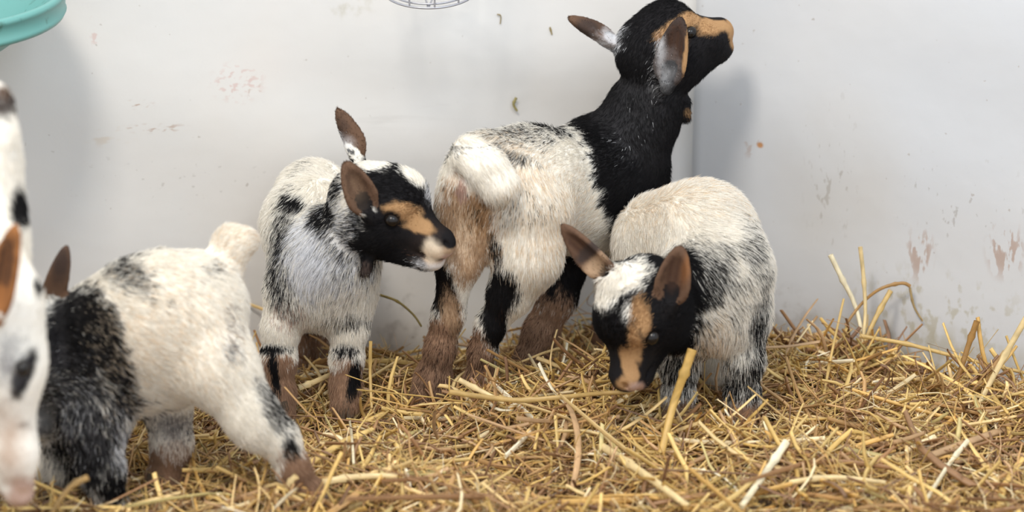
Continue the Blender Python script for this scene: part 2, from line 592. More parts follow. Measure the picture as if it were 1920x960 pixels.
def wall_mesh(name, x0, x1, mat, z0=-0.13, z1=1.35):
    nx, nz = 90, 60
    xs = np.linspace(x0, x1, nx); zs = np.linspace(z0, z1, nz)
    V = []
    for th in (0, 1):
        for x in xs:
            for z in zs:
                y = float(wall_y(np.array([x - 1e-9 if x1 == CORNER[0] else x + 1e-9]))[0])
                dip = 0.0016 * math.sin(x * 9 + z * 31) + 0.0018 * math.sin(z * 52 + x * 4) * math.exp(-((x + 0.05) ** 2) / 0.03)
                edge = min(1, abs(x - CORNER[0]) / 0.05)
                V.append((x, y + (dip * edge if th == 0 else 0.012), z))
    Fq = []
    n = nx * nz
    for i in range(nx - 1):
        for j in range(nz - 1):
            a = i * nz + j
            Fq.append([a, a + nz, a + nz + 1, a + 1]); Fq.append([n + a, n + a + 1, n + a + nz + 1, n + a + nz])
    for i in range(nx - 1):
        for a in (i * nz, i * nz + nz - 1):
            Fq.append([a, a + nz, n + a + nz, n + a])
    for j in range(nz - 1):
        for a in (j, (nx - 1) * nz + j):
            Fq.append([a, a + 1, n + a + 1, n + a])
    return tag(mesh_obj(name, V, np.array(Fq), mat), kind='structure')


def W(px, py, left=True):
    """the point of the wall seen at a pixel"""
    Y = 2.5
    for _ in range(12):
        p = P(px, py, Y); Y = float(wall_y(np.array([p[0]]))[0])
    return P(px, py, Y)


def sm(px, py, rx, ry, col, amt, lo=0.45, hi=0.62, sc=60, st=(1, 1, 1)):
    c = W(px, py)
    return (tuple(c), (R(rx, 2.6), 0.2, R(ry, 2.6)), st, col, sc, lo, hi, amt)


BRN = (0.36, 0.20, 0.12); PNK = (0.55, 0.30, 0.26); GRY = (0.30, 0.27, 0.24); GRN = (0.42, 0.38, 0.27); OCH = (0.52, 0.36, 0.18)
m_back = mat_wall('white_wall_board', (0.70, 0.675, 0.645), (0.67, 0.665, 0.655), [
    sm(445, 155, 62, 48, PNK, 0.42, 0.52, 0.62, 110, (1, 1, 1.6)),
    sm(470, 165, 30, 30, BRN, 0.30, 0.58, 0.64, 160),
    sm(260, 195, 34, 12, BRN, 0.7, 0.56, 0.62, 120, (.7, 1, 2.0)),
    sm(290, 240, 75, 12, BRN, 0.55, 0.54, 0.62, 110, (.7, 1, 2.0)),
    sm(205, 255, 60, 28, OCH, 0.25, 0.53, 0.62, 60, (.5, 1, 1.6)),
    sm(180, 60, 16, 40, PNK, 0.4, 0.55, 0.63, 120),
    sm(650, 5, 70, 38, GRN, 0.42, 0.46, 0.70, 60),
    sm(760, 215, 160, 40, GRY, 0.13, 0.50, 0.66, 30, (.3, 1, 3)),  # soft shadow streaks below the wire basket, painted into the board
    sm(745, 600, 75, 110, GRY, 0.50, 0.48, 0.68, 40),
    sm(540, 80, 160, 120, (0.62, 0.5, 0.45), 0.10, 0.35, 0.7, 10),
    sm(310, 340, 260, 80, GRY, 0.35, 0.655, 0.70, 100, (1, 1, 1.7)),
])
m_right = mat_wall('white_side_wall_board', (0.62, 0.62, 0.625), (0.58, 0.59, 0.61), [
    sm(1425, 272, 8, 8, (0.5, 0.22, 0.06), 0.9, 0.2, 0.4, 60),
    sm(1410, 270, 22, 40, BRN, 0.35, 0.56, 0.64, 120),
    sm(1725, 475, 30, 70, BRN, 0.60, 0.50, 0.60, 90, (1.6, 1, .5)),
    sm(1885, 470, 40, 70, BRN, 0.60, 0.52, 0.60, 90, (1.6, 1, .5)),
    sm(1560, 330, 60, 210, GRY, 0.50, 0.60, 0.68, 95, (1.5, 1, .6)),
    sm(1570, 330, 150, 260, (0.50, 0.44, 0.36), 0.32, 0.2, 0.8, 6),  # broad faint grey-tan tint over the middle of the side wall
    sm(1760, 590, 220, 110, GRN, 0.60, 0.55, 0.66, 60, (1.4, 1, .8)),
    sm(1720, 660, 320, 80, GRN, 0.55, 0.42, 0.62, 40, (1.3, 1, .8)),
    sm(1800, 380, 160, 120, GRY, 0.45, 0.64, 0.69, 100, (1.3, 1, .7)),
    sm(1480, 600, 70, 90, GRY, 0.40, 0.45, 0.65, 50),
])
wall_mesh('wall_back', -1.5, CORNER[0], m_back)
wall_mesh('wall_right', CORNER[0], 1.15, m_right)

m_floor = mat_plain('concrete_floor', (0.22, 0.20, 0.18), 0.9, 0.2, 0.25, 8)
V = []
for z in (-0.12, -0.17):
    V += [(-1.5, 0.9, z), (1.15, 0.9, z), (1.15, float(wall_y(np.array([1.15]))[0]) , z), (CORNER[0], CORNER[1], z), (-1.5, float(wall_y(np.array([-1.5]))[0]), z)]
fl = mesh_obj('floor', V, [[0, 1, 2, 3, 4], [9, 8, 7, 6, 5]] + [[i, (i + 1) % 5 + 0, (i + 1) % 5 + 5, i + 5][::-1] for i in range(5)], m_floor, smooth=False)
tag(fl, kind='structure')

# ================================================================== GOAT KIDS
# ---- the tall kid with a black head looking up into the corner (seen from behind)
def kid_black_head():
    YR, YM, YS = 2.35, 2.44, 2.53
    p = []
    axis = (P(1170, 330, YS) - P(920, 340, YR)); axis /= np.linalg.norm(axis)
    back = -axis
    dn = np.array([0, 0, -1.0])
    # trunk
    p += [bone((915, 322, YR + .005, 76), (990, 335, YM - .03, 92), .03, .012, back),
          bone((990, 345, YM - .03, 94), (1085, 345, YM + .04, 96), .03, .012, back),
          bone((1085, 345, YM + .04, 96), (1165, 330, YS, 84), .03, .010, back + dn * .3),
          bone((990, 400, YM - .03, 72), (1090, 400, YM + .03, 74), .03, .012, back),
          ball((1160, 420, YS, 64), .03, .010, dn)]
    p += [bone((880, 345, YR - .015, 46), (955, 345, YR + .0, 60), .02, .010, dn)]
    # neck
    p += [bone((1160, 300, YS - .01, 82), (1205, 215, YS, 66), .03, .008, P(1130, 330, YS) - P(1240, 120, YS)),
          bone((1205, 215, YS, 66), (1240, 130, YS - .005, 55), .02, .007, P(1130, 330, YS) - P(1240, 120, YS))]
    # hind legs: near right, far left
    p += [bone((985, 400, 2.355, 78), (990, 480, 2.345, 58), .03, .011, dn),
          bone((990, 480, 2.345, 56), (960, 545, 2.35, 40), .02, .010, dn),
          bone((960, 545, 2.35, 38), (922, 612, 2.355, 24), .015, .009, dn)]
    p += limb([(918, 606, 2.355, 25), (905, 660, 2.362, 23), (902, 715, 2.368, 27), (898, 750, 2.36, 25)], furs=[.007, .009, .010])
    p += [bone((868, 400, 2.345, 52), (858, 490, 2.34, 38), .03, .008, dn),
          bone((858, 490, 2.34, 36), (842, 590, 2.355, 27), .015, .007, dn)]
    p += limb([(840, 590, 2.355, 28), (826, 650, 2.36, 25), (812, 710, 2.365, 29), (802, 738, 2.355, 29)], furs=[.007, .009, .010])
    p += [ball((905, 430, 2.345, 30), .03, .006, dn)]
    # front legs (far end, mostly behind the belly)
    p += [bone((1075, 470, 2.475, 40), (1045, 560, 2.465, 33), .02, .008, dn)]
    p += limb([(1045, 560, 2.465, 33), (1015, 620, 2.465, 30), (992, 676, 2.46, 31)], furs=[.007, .007])
    p += [bone((1165, 430, 2.55, 42), (1150, 540, 2.55, 32), .02, .008, dn)]
    p += limb([(1150, 540, 2.55, 30), (1140, 620, 2.56, 26), (1135, 670, 2.55, 28)], furs=[.006, .007])
    # tail curled to the right
    t = [(862, 302, 2.325, 22), (880, 290, 2.312, 30), (912, 312, 2.300, 35), (934, 345, 2.298, 33), (930, 368, 2.302, 22)]
    for a, b in zip(t[:-1], t[1:]):
        p.append(bone(a, b, .010, .009))
    # head
    hc = P(1232, 87, YS - .005)
    ps, m, ax = head(hc, D(108, -60, -24), D(-45, -100, 25), 1.24, .008)
    p += ps
    p += [ball((1268, 118, YS - .005, 40), .02, .006, D(-80, 60, 0)), bone((1282, 98, YS, 42), (1322, 78, YS - .003, 33), .02, .006, D(-80, 60, 0)), ball((1105, 268, YS - .01, 38), .03, .009, back)]
    p += ear(P(1160, 88, YS), P(1068, 34, YS - .02), D(20, -60, 50), R(24, YS), furl=.0035, cup=False)
    p += ear(P(1252, 158, YS - .055), P(1276, 36, YS - .070), D(-30, 10, 90), R(30, YS), furl=.0035, col='D')
    # wattle
    p += [bone((1283, 190, YS - .01, 12), (1288, 222, YS - .01, 8), .006, .006, dn)]
    B = [
        # hindquarter markings
        Blob(875, 420, 2.32, 58, 88, 'S', rd=.07, soft=.7),
        Blob(880, 470, 2.31, 34, 70, 'S', rd=.05, soft=.7), Blob(895, 400, 2.30, 26, 46, 'T', rd=.05, soft=1.2, amt=.7),
        Blob(868, 352, 2.30, 12, 20, 'P', rd=.05, soft=.4),
        Blob(872, 430, 2.33, 22, 60, 'C', rd=.05, soft=1.0, amt=.5),
        Blob(832, 545, 2.34, 26, 84, 'K', rd=.05, rot=-12, soft=.4),
        Blob(934, 550, 2.32, 36, 48, 'K', rd=.05, rot=18, soft=.5),
        Blob(932, 610, 2.33, 20, 52, 'K', rd=.06, rot=-14, soft=.4),
        Blob(928, 470, 2.30, 14, 40, 'K', rd=.04, rot=-10, soft=.8, amt=.7),
        Blob(965, 300, 2.32, 70, 90, 'C', rd=.06, soft=1.2, amt=.35),
        Blob(1040, 430, 2.36, 80, 90, 'C', rd=.09, soft=1.2, amt=.45),
        # grey flecks across the rump
        Blob(880, 282, 2.34, 48, 9, 'K', rd=.05, rot=-8, soft=1.2, amt=.75, wob=.8),
        Blob(958, 292, 2.34, 40, 9, 'K', rd=.05, rot=12, soft=1.2, amt=.7, wob=.8),
        Blob(965, 250, 2.38, 62, 22, 'K', rd=.06, soft=1.6, amt=.5, wob=1.2),
        Blob(930, 385, 2.33, 70, 26, 'K', rd=.04, soft=1.8, amt=.25, wob=1.2),
        Blob(1030, 232, 2.46, 44, 18, 'K', rd=.10, rot=24, soft=.8, amt=.85, wob=.8),
        # tail
        Blob(905, 325, 2.29, 62, 52, 'W', rd=.028, soft=.3),
        # black front half
        Blob(1205, 150, 2.53, 150, 205, 'K', rd=.20, soft=.14, wob=.2),
        Blob(1195, 330, 2.53, 105, 160, 'K', rd=.20, rot=-16, soft=.14, wob=.2),
        Blob(1060, 520, 2.49, 80, 60, 'K', rd=.07, soft=.3),
        Blob(1035, 535, 2.48, 52, 50, 'K', rd=.06, rot=24, soft=.3),
        # lower legs
        Blob(808, 705, 2.36, 70, 100, 'B', rd=.07, soft=.35),
        Blob(845, 600, 2.33, 22, 60, 'S', rd=.05, soft=.7, rot=-5), Blob(818, 660, 2.33, 40, 66, 'B', rd=.06, soft=.4, rot=-5), Blob(815, 690, 2.35, 40, 80, 'F', rd=.06, soft=2.2, amt=.35, wob=1.4),
        Blob(898, 710, 2.36, 40, 122, 'B', rd=.05, soft=.3), Blob(900, 670, 2.35, 34, 60, 'F', rd=.06, soft=2.2, amt=.4, wob=1.4), Blob(925, 620, 2.33, 16, 52, 'K', rd=.06, rot=-20, soft=.5),
        Blob(1010, 640, 2.46, 75, 100, 'B', rd=.07, rot=24, soft=.5), Blob(990, 660, 2.44, 40, 60, 'F', rd=.05, soft=1.6, amt=.4),
        Blob(1135, 640, 2.55, 60, 90, 'B', rd=.07, soft=.3),
    ]
    # head markings in head space
    fw, sd, up = ax
    def hb(x, y, z, rx, ry, rz, col, **kw):
        b = Blob(0, 0, 1, 1, 1, col, **kw); b.c = m(x, y, z); b.ax = np.array([fw, sd, up]); b.r = np.array([rx, ry, rz]) * 1.24; return b
    sgn = -1 if (sd @ D(0, 0, 1)) < 0 else 1
    B += [hb(.030, 0, -.008, .080, .06, .05, 'K', soft=.15), hb(.030, sgn * .026, .012, .034, .016, .008, 'T', soft=.4), hb(.058, sgn * .018, -.003, .030, .012, .0095, 'T', soft=.4),
          hb(.080, 0, -.022, .012, .024, .018, 'T', soft=.3), hb(.084, 0, -.028, .008, .016, .008, 'P', soft=.5, amt=.8), hb(.070, 0, -.000, .018, .014, .010, 'K', soft=.2),
          Blob(1105, 52, 2.51, 30, 20, 'D', rd=.04, rot=-30, soft=.9, amt=.8, post=True), Blob(1140, 78, 2.52, 26, 20, 'L', rd=.04, rot=-30, soft=1.4, amt=.65, wob=1.0, post=True),
          Blob(1246, 138, 2.46, 18, 30, 'L', rd=.04, soft=1.8, amt=.32, wob=1.0, post=True), Blob(1240, 95, 2.46, 9, 30, 'L', rd=.04, soft=1.1, amt=.5, post=True), Blob(1289, 90, 2.46, 7, 52, 'T', rd=.04, rot=6, soft=.4, post=True),
          Blob(1290, 212, 2.52, 8, 8, 'T', rd=.02, amt=.5), Blob(1190, 215, 2.45, 60, 90, 'L', rd=.06, soft=2.0, amt=.05)]
    eyes = [(m(.0268, sg * .0278, .002), fw, sd * sg, 1.24) for sg in (1, -1)]
    hv = [(P(897, 752, 2.36) * np.array([1, 1, 0]) + np.array([0, 0, .0]), axis * np.array([1, 1, 0]), .014),
          (P(800, 742, 2.355) * np.array([1, 1, 0]), axis * np.array([1, 1, 0]), .014)]
    make_goat('tallest kid, black head raised to the corner and white hindquarters towards us, tail curled', p, B, 'W', 95000, eyes, hv)


# ---- the mottled kid facing right, nose at the tall kid's leg
def kid_mottled():
    p = []
    dn = np.array([0, 0, -1.0])
    fl = D(-10, 100, 0)
    p += [bone((588, 372, 2.50, 74), (590, 430, 2.42, 84), .03, .010, D(-50, 60, -20)),
          bone((575, 420, 2.42, 76), (600, 500, 2.36, 80), .03, .012, fl),
          ball((640, 500, 2.345, 60), .03, .013, fl),
          ball((580, 535, 2.36, 66), .03, .012, fl),
          ball((630, 560, 2.36, 58), .03, .013, fl)]
    # neck
    p += [bone((675, 395, 2.335, 52), (628, 470, 2.345, 70), .03, .013, D(-60, 60, 0))]
    # front legs
    p += [bone((545, 560, 2.35, 48), (528, 610, 2.345, 34), .02, .009, dn)]
    p += limb([(528, 610, 2.345, 32), (522, 672, 2.34, 29), (524, 735, 2.335, 25), (526, 772, 2.325, 26)], furs=[.008, .008, .009])
    p += [bone((655, 555, 2.355, 44), (655, 615, 2.35, 32), .02, .009, dn)]
    p += limb([(655, 615, 2.35, 31), (650, 672, 2.345, 27), (648, 720, 2.34, 24), (646, 755, 2.33, 25)], furs=[.008, .008, .009])
    # hind legs behind
    p += [bone((560, 450, 2.50, 55), (560, 580, 2.50, 34), .03, .009, dn), bone((620, 450, 2.50, 55), (625, 580, 2.50, 34), .03, .009, dn)]
    p += limb([(560, 580, 2.50, 32), (572, 640, 2.51, 26), (570, 690, 2.50, 24)]) + limb([(625, 580, 2.50, 32), (622, 640, 2.51, 26), (620, 690, 2.50, 24)])
    p += [bone((585, 330, 2.545, 30), (575, 318, 2.565, 20), .01, .008)]
    # head
    hc = P(706, 383, 2.318)
    ps, m, ax = head(hc, D(118, 38, 33), D(30, -100, 42), 1.30, .008)
    p += ps
    p += ear(P(672, 300, 2.350), P(634, 206, 2.36), D(50, -20, -40), R(27, 2.37), furl=.004, cup=False)
    p += ear(P(690, 398, 2.272), P(648, 306, 2.262), D(8, -6, 60), R(30, 2.3), furl=.0035)
    p += [bone((690, 480, 2.30, 12), (686, 510, 2.295, 9), .006, .006, dn)]
    fw, sd, up = ax
    def hb(x, y, z, rx, ry, rz, col, **kw):
        b = Blob(0, 0, 1, 1, 1, col, **kw); b.c = m(x, y, z); b.ax = np.array([fw, sd, up]); b.r = np.array([rx, ry, rz]) * 1.2; return b
    sg = 1 if (sd @ D(0, 0, 1)) > 0 else -1
    B = [
        Blob(536, 462, 2.38, 26, 84, 'K', rd=.10, rot=6, soft=1.2, amt=.78, wob=.15),
        Blob(560, 382, 2.42, 26, 14, 'K', rd=.09, rot=20, soft=.5, amt=.95),
        Blob(538, 545, 2.36, 26, 40, 'K', rd=.07, rot=-20, soft=1.2, amt=.6, wob=.6),
        Blob(630, 450, 2.31, 80, 90, 'L', rd=.07, soft=.6, amt=.6), Blob(600, 480, 2.31, 80, 90, 'G', rd=.07, soft=1.6, amt=.22, wob=.3),
        Blob(655, 450, 2.30, 60, 60, 'K', rd=.06, soft=1.4, amt=.38, wob=.3), Blob(575, 470, 2.33, 40, 70, 'L', rd=.06, soft=.8, amt=.7),
        Blob(590, 510, 2.31, 40, 50, 'L', rd=.05, soft=.8, amt=.6),
        Blob(608, 402, 2.32, 30, 26, 'K', rd=.05, rot=30, soft=.8, amt=.9, wob=.25),
        Blob(640, 362, 2.34, 24, 40, 'K', rd=.05, rot=20, soft=.5, amt=.95),
        Blob(576, 315, 2.50, 16, 26, 'K', rd=.06, soft=1.6, amt=.22, wob=1.1),
        Blob(655, 600, 2.33, 34, 16, 'K', rd=.05, soft=1.3, amt=.55, wob=.8), Blob(648, 655, 2.33, 24, 12, 'K', rd=.04, soft=.8, amt=.8),
        Blob(545, 590, 2.33, 30, 24, 'P', rd=.03, soft=1.8, amt=.3),
        Blob(600, 460, 2.53, 90, 150, 'C', rd=.06, soft=.9, amt=.3),
        # legs
        Blob(525, 740, 2.335, 56, 92, 'B', rd=.06, soft=.25), Blob(650, 740, 2.335, 52, 70, 'B', rd=.06, soft=.3),
        Blob(512, 652, 2.33, 34, 9, 'K', rd=.04, soft=.6), Blob(513, 700, 2.31, 10, 44, 'K', rd=.03, rot=-6, soft=.4),
        Blob(662, 712, 2.32, 11, 40, 'K', rd=.03, rot=10, soft=.5),
        Blob(595, 640, 2.50, 80, 90, 'B', rd=.05, soft=.3, amt=.9),
        Blob(595, 560, 2.50, 60, 60, 'E', rd=.08, soft=.5, amt=.9),
        # head
        hb(.036, 0, -.002, .056, .055, .060, 'K', soft=.2, wob=.25), Blob(692, 330, 2.30, 34, 44, 'K', rd=.07, soft=.4),
        hb(-.008, 0, .036, .017, .016, .010, 'W', soft=.4), hb(.030, -sg * .004, .032, .017, .015, .011, 'W', soft=.4), hb(.050, -sg * .006, .020, .014, .009, .008, 'L', soft=1.1, amt=.6),
        hb(.036, sg * .024, .010, .022, .016, .0085, 'T', soft=.4), hb(.056, sg * .018, .000, .018, .012, .0065, 'T', soft=.4),
        hb(.078, 0, -.026, .016, .03, .015, 'S', soft=.4), hb(.074, 0, -.020, .020, .03, .018, 'E', soft=1.4, amt=.35), hb(.082, 0, -.024, .010, .022, .005, 'P', soft=.5), hb(.070, 0, -.036, .02, .02, .008, 'L', soft=.8, amt=.6), hb(.072, sg * .012, -.0262, .018, .008, .0022, 'D', soft=.5, amt=.8), hb(.070, sg * .015, -.020, .010, .010, .012, 'C', soft=.6, amt=.7),
        hb(.078, 0, -.009, .013, .014, .008, 'K', soft=.3),
        hb(.020, sg * .028, -.040, .030, .03, .014, 'K', soft=.6),
        Blob(648, 240, 2.38, 17, 34, 'D', rd=.04, soft=.9, amt=.85, post=True), Blob(654, 276, 2.38, 22, 22, 'L', rd=.04, soft=1.0, amt=.85, post=True),
        hb(.028, sg * .032, .002, .011, .010, .009, 'K', soft=.4, post=True), Blob(668, 352, 2.26, 16, 34, 'S', rd=.022, rot=-20, soft=1.2, amt=.25, post=True),
        Blob(687, 502, 2.30, 13, 15, 'D', rd=.02, soft=.4),
    ]
    eyes = [(m(.0268, s * .0278, .002), fw, sd * s, 1.3) for s in (1, -1)]
    f2 = np.array([0.15, -1, 0]); f2 /= np.linalg.norm(f2)
    hv = [(P(526, 775, 2.325) * np.array([1, 1, 0]), f2, .013), (P(646, 758, 2.33) * np.array([1, 1, 0]), f2, .013)]
    make_goat('blue-grey mottled kid turning its black and tan face to the right, front legs towards us', p, B, 'W', 85000, eyes, hv)


# ---- the kid grazing at the right, white body behind, head down
def kid_grazing():
    p = []
    dn = np.array([0, 0, -1.0])
    bk = D(70, 30, -10)
    p += [bone((1246, 455, 2.405, 96), (1315, 440, 2.365, 92), .03, .012, bk),
          bone((1315, 442, 2.365, 90), (1352, 500, 2.305, 88), .03, .013, bk + dn * .5),
          bone((1340, 540, 2.305, 84), (1350, 590, 2.295, 66), .03, .014, dn),
          ball((1290, 540, 2.365, 80), .03, .012, dn),
          bone((1395, 510, 2.345, 52), (1408, 590, 2.335, 40), .03, .010, dn)]
    # neck, down towards the head
    fln = D(90, 12, 0) * .1
    p += [bone((1335, 525, 2.292, 70), (1250, 560, 2.242, 54), .03, .013, fln), bone((1330, 580, 2.292, 60), (1268, 615, 2.252, 44), .03, .014, fln + dn * .1)]
    # front legs
    p += [bone((1385, 590, 2.310, 50), (1392, 670, 2.295, 36), .02, .013, dn)]
    p += limb([(1392, 670, 2.295, 34), (1392, 740, 2.297, 26), (1390, 790, 2.282, 25)], furs=[.012, .009])
    p += [bone((1290, 610, 2.300, 46), (1275, 680, 2.297, 34), .02, .012, dn)]
    p += limb([(1275, 680, 2.297, 32), (1272, 740, 2.292, 25), (1268, 790, 2.277, 25)], furs=[.010, .009])
    # hind legs
    p += [bone((1240, 500, 2.405, 60), (1215, 600, 2.415, 36), .03, .010, dn), bone((1350, 500, 2.405, 60), (1345, 600, 2.415, 36), .03, .010, dn)]
    p += limb([(1215, 600, 2.415, 33), (1210, 700, 2.405, 26)]) + limb([(1345, 600, 2.415, 33), (1345, 700, 2.405, 26)])
    hc = P(1202, 568, 2.227)
    ps, m, ax = head(hc, D(-46, 112, 14), D(-70, -50, 75), 1.26, .008)
    p += [ball((1160, 530, 2.222, 36), .02, .014, D(-30, 60, 30)), ball((1235, 600, 2.232, 44), .02, .009, D(80, 10, 0))]
    p += ps
    fw, sd, up = ax
    p += ear(P(1150, 520, 2.222), P(1056, 424, 2.232), D(-30, 40, 60), R(30, 2.222), furl=.003, cup=True)
    p += ear(P(1254, 570, 2.197), P(1276, 464, 2.187), D(-8, 4, 60), R(33, 2.212), furl=.0028)
    # poll tuft
    def hb(x, y, z, rx, ry, rz, col, **kw):
        b = Blob(0, 0, 1, 1, 1, col, **kw); b.c = m(x, y, z); b.ax = np.array([fw, sd, up]); b.r = np.array([rx, ry, rz]) * 1.26; return b
    B = [
        Blob(1312, 508, 2.272, 54, 42, 'K', rd=.06, rot=-10, soft=1.3, amt=.66, wob=.6),
        Blob(1300, 540, 2.252, 44, 36, 'K', rd=.05, soft=1.0, amt=.7, wob=.6),
        Blob(1350, 455, 2.325, 30, 14, 'K', rd=.06, rot=30, soft=1.6, amt=.25, wob=1.0),
        Blob(1400, 470, 2.305, 24, 52, 'K', rd=.06, soft=1.4, amt=.62, wob=.8),
        Blob(1418, 590, 2.305, 22, 90, 'K', rd=.05, soft=.9, amt=.75, wob=.6),
        Blob(1360, 600, 2.242, 80, 70, 'K', rd=.06, soft=2.0, amt=.18, wob=1.2),
        Blob(1270, 625, 2.222, 44, 52, 'K', rd=.06, soft=1.4, amt=.62, wob=.8),
        Blob(1395, 720, 2.282, 46, 50, 'K', rd=.06, soft=1.0, amt=.72, wob=.7),
        Blob(1275, 690, 2.282, 50, 60, 'K', rd=.06, soft=1.0, amt=.7, wob=.7),
        Blob(1330, 640, 2.252, 40, 50, 'C', rd=.05, soft=1.4, amt=.5),
        Blob(1395, 785, 2.292, 66, 42, 'B', rd=.07, soft=.4), Blob(1270, 785, 2.282, 66, 40, 'B', rd=.07, soft=.4),
        Blob(1275, 380, 2.405, 110, 60, 'C', rd=.08, soft=1.4, amt=.4),
        # head
        hb(.020, 0, -.004, .085, .052, .050, 'K', soft=.15, wob=.18),
        Blob(1165, 522, 2.212, 56, 36, 'W', rd=.05, rot=-16, soft=.4, wob=.6), Blob(1140, 560, 2.212, 30, 28, 'W', rd=.04, rot=0, soft=.5, wob=.8), Blob(1175, 590, 2.192, 14, 22, 'W', rd=.04, soft=.9, amt=.8, wob=.7),
                Blob(1200, 595, 2.192, 18, 40, 'T', rd=.05, rot=-14, soft=.5), Blob(1188, 640, 2.192, 14, 44, 'T', rd=.05, rot=-14, soft=.4), Blob(1180, 686, 2.192, 14, 38, 'T', rd=.05, rot=-20, soft=.4), Blob(1172, 716, 2.212, 22, 14, 'T', rd=.05, soft=.5), Blob(1188, 722, 2.222, 18, 12, 'P', rd=.05, soft=.6), Blob(1142, 695, 2.212, 19, 28, 'K', rd=.04, soft=.3),
        Blob(1112, 505, 2.212, 36, 18, 'S', rd=.04, rot=-50, soft=.9, amt=.7, post=True), Blob(1112, 462, 2.232, 54, 13, 'D', rd=.04, rot=-45, soft=.6, post=True),
        Blob(1262, 525, 2.182, 14, 30, 'F', rd=.024, rot=10, soft=.8, amt=.5, post=True), Blob(1288, 500, 2.182, 10, 34, 'O', rd=.024, rot=10, soft=1.0, amt=.5, post=True),
    ]
    eyes = [(m(.0268, s * .0278, .002), fw, sd * s, 1.26) for s in (1, -1)]
    f2 = np.array([-0.3, -1, 0]); f2 /= np.linalg.norm(f2)
    hv = [(P(1390, 792, 2.282) * np.array([1, 1, 0]), f2, .013), (P(1268, 792, 2.277) * np.array([1, 1, 0]), f2, .013)]
    make_goat('kid with lowered head and fluffy white poll, nose in the straw near the corner', p, B, 'W', 90000, eyes, hv)


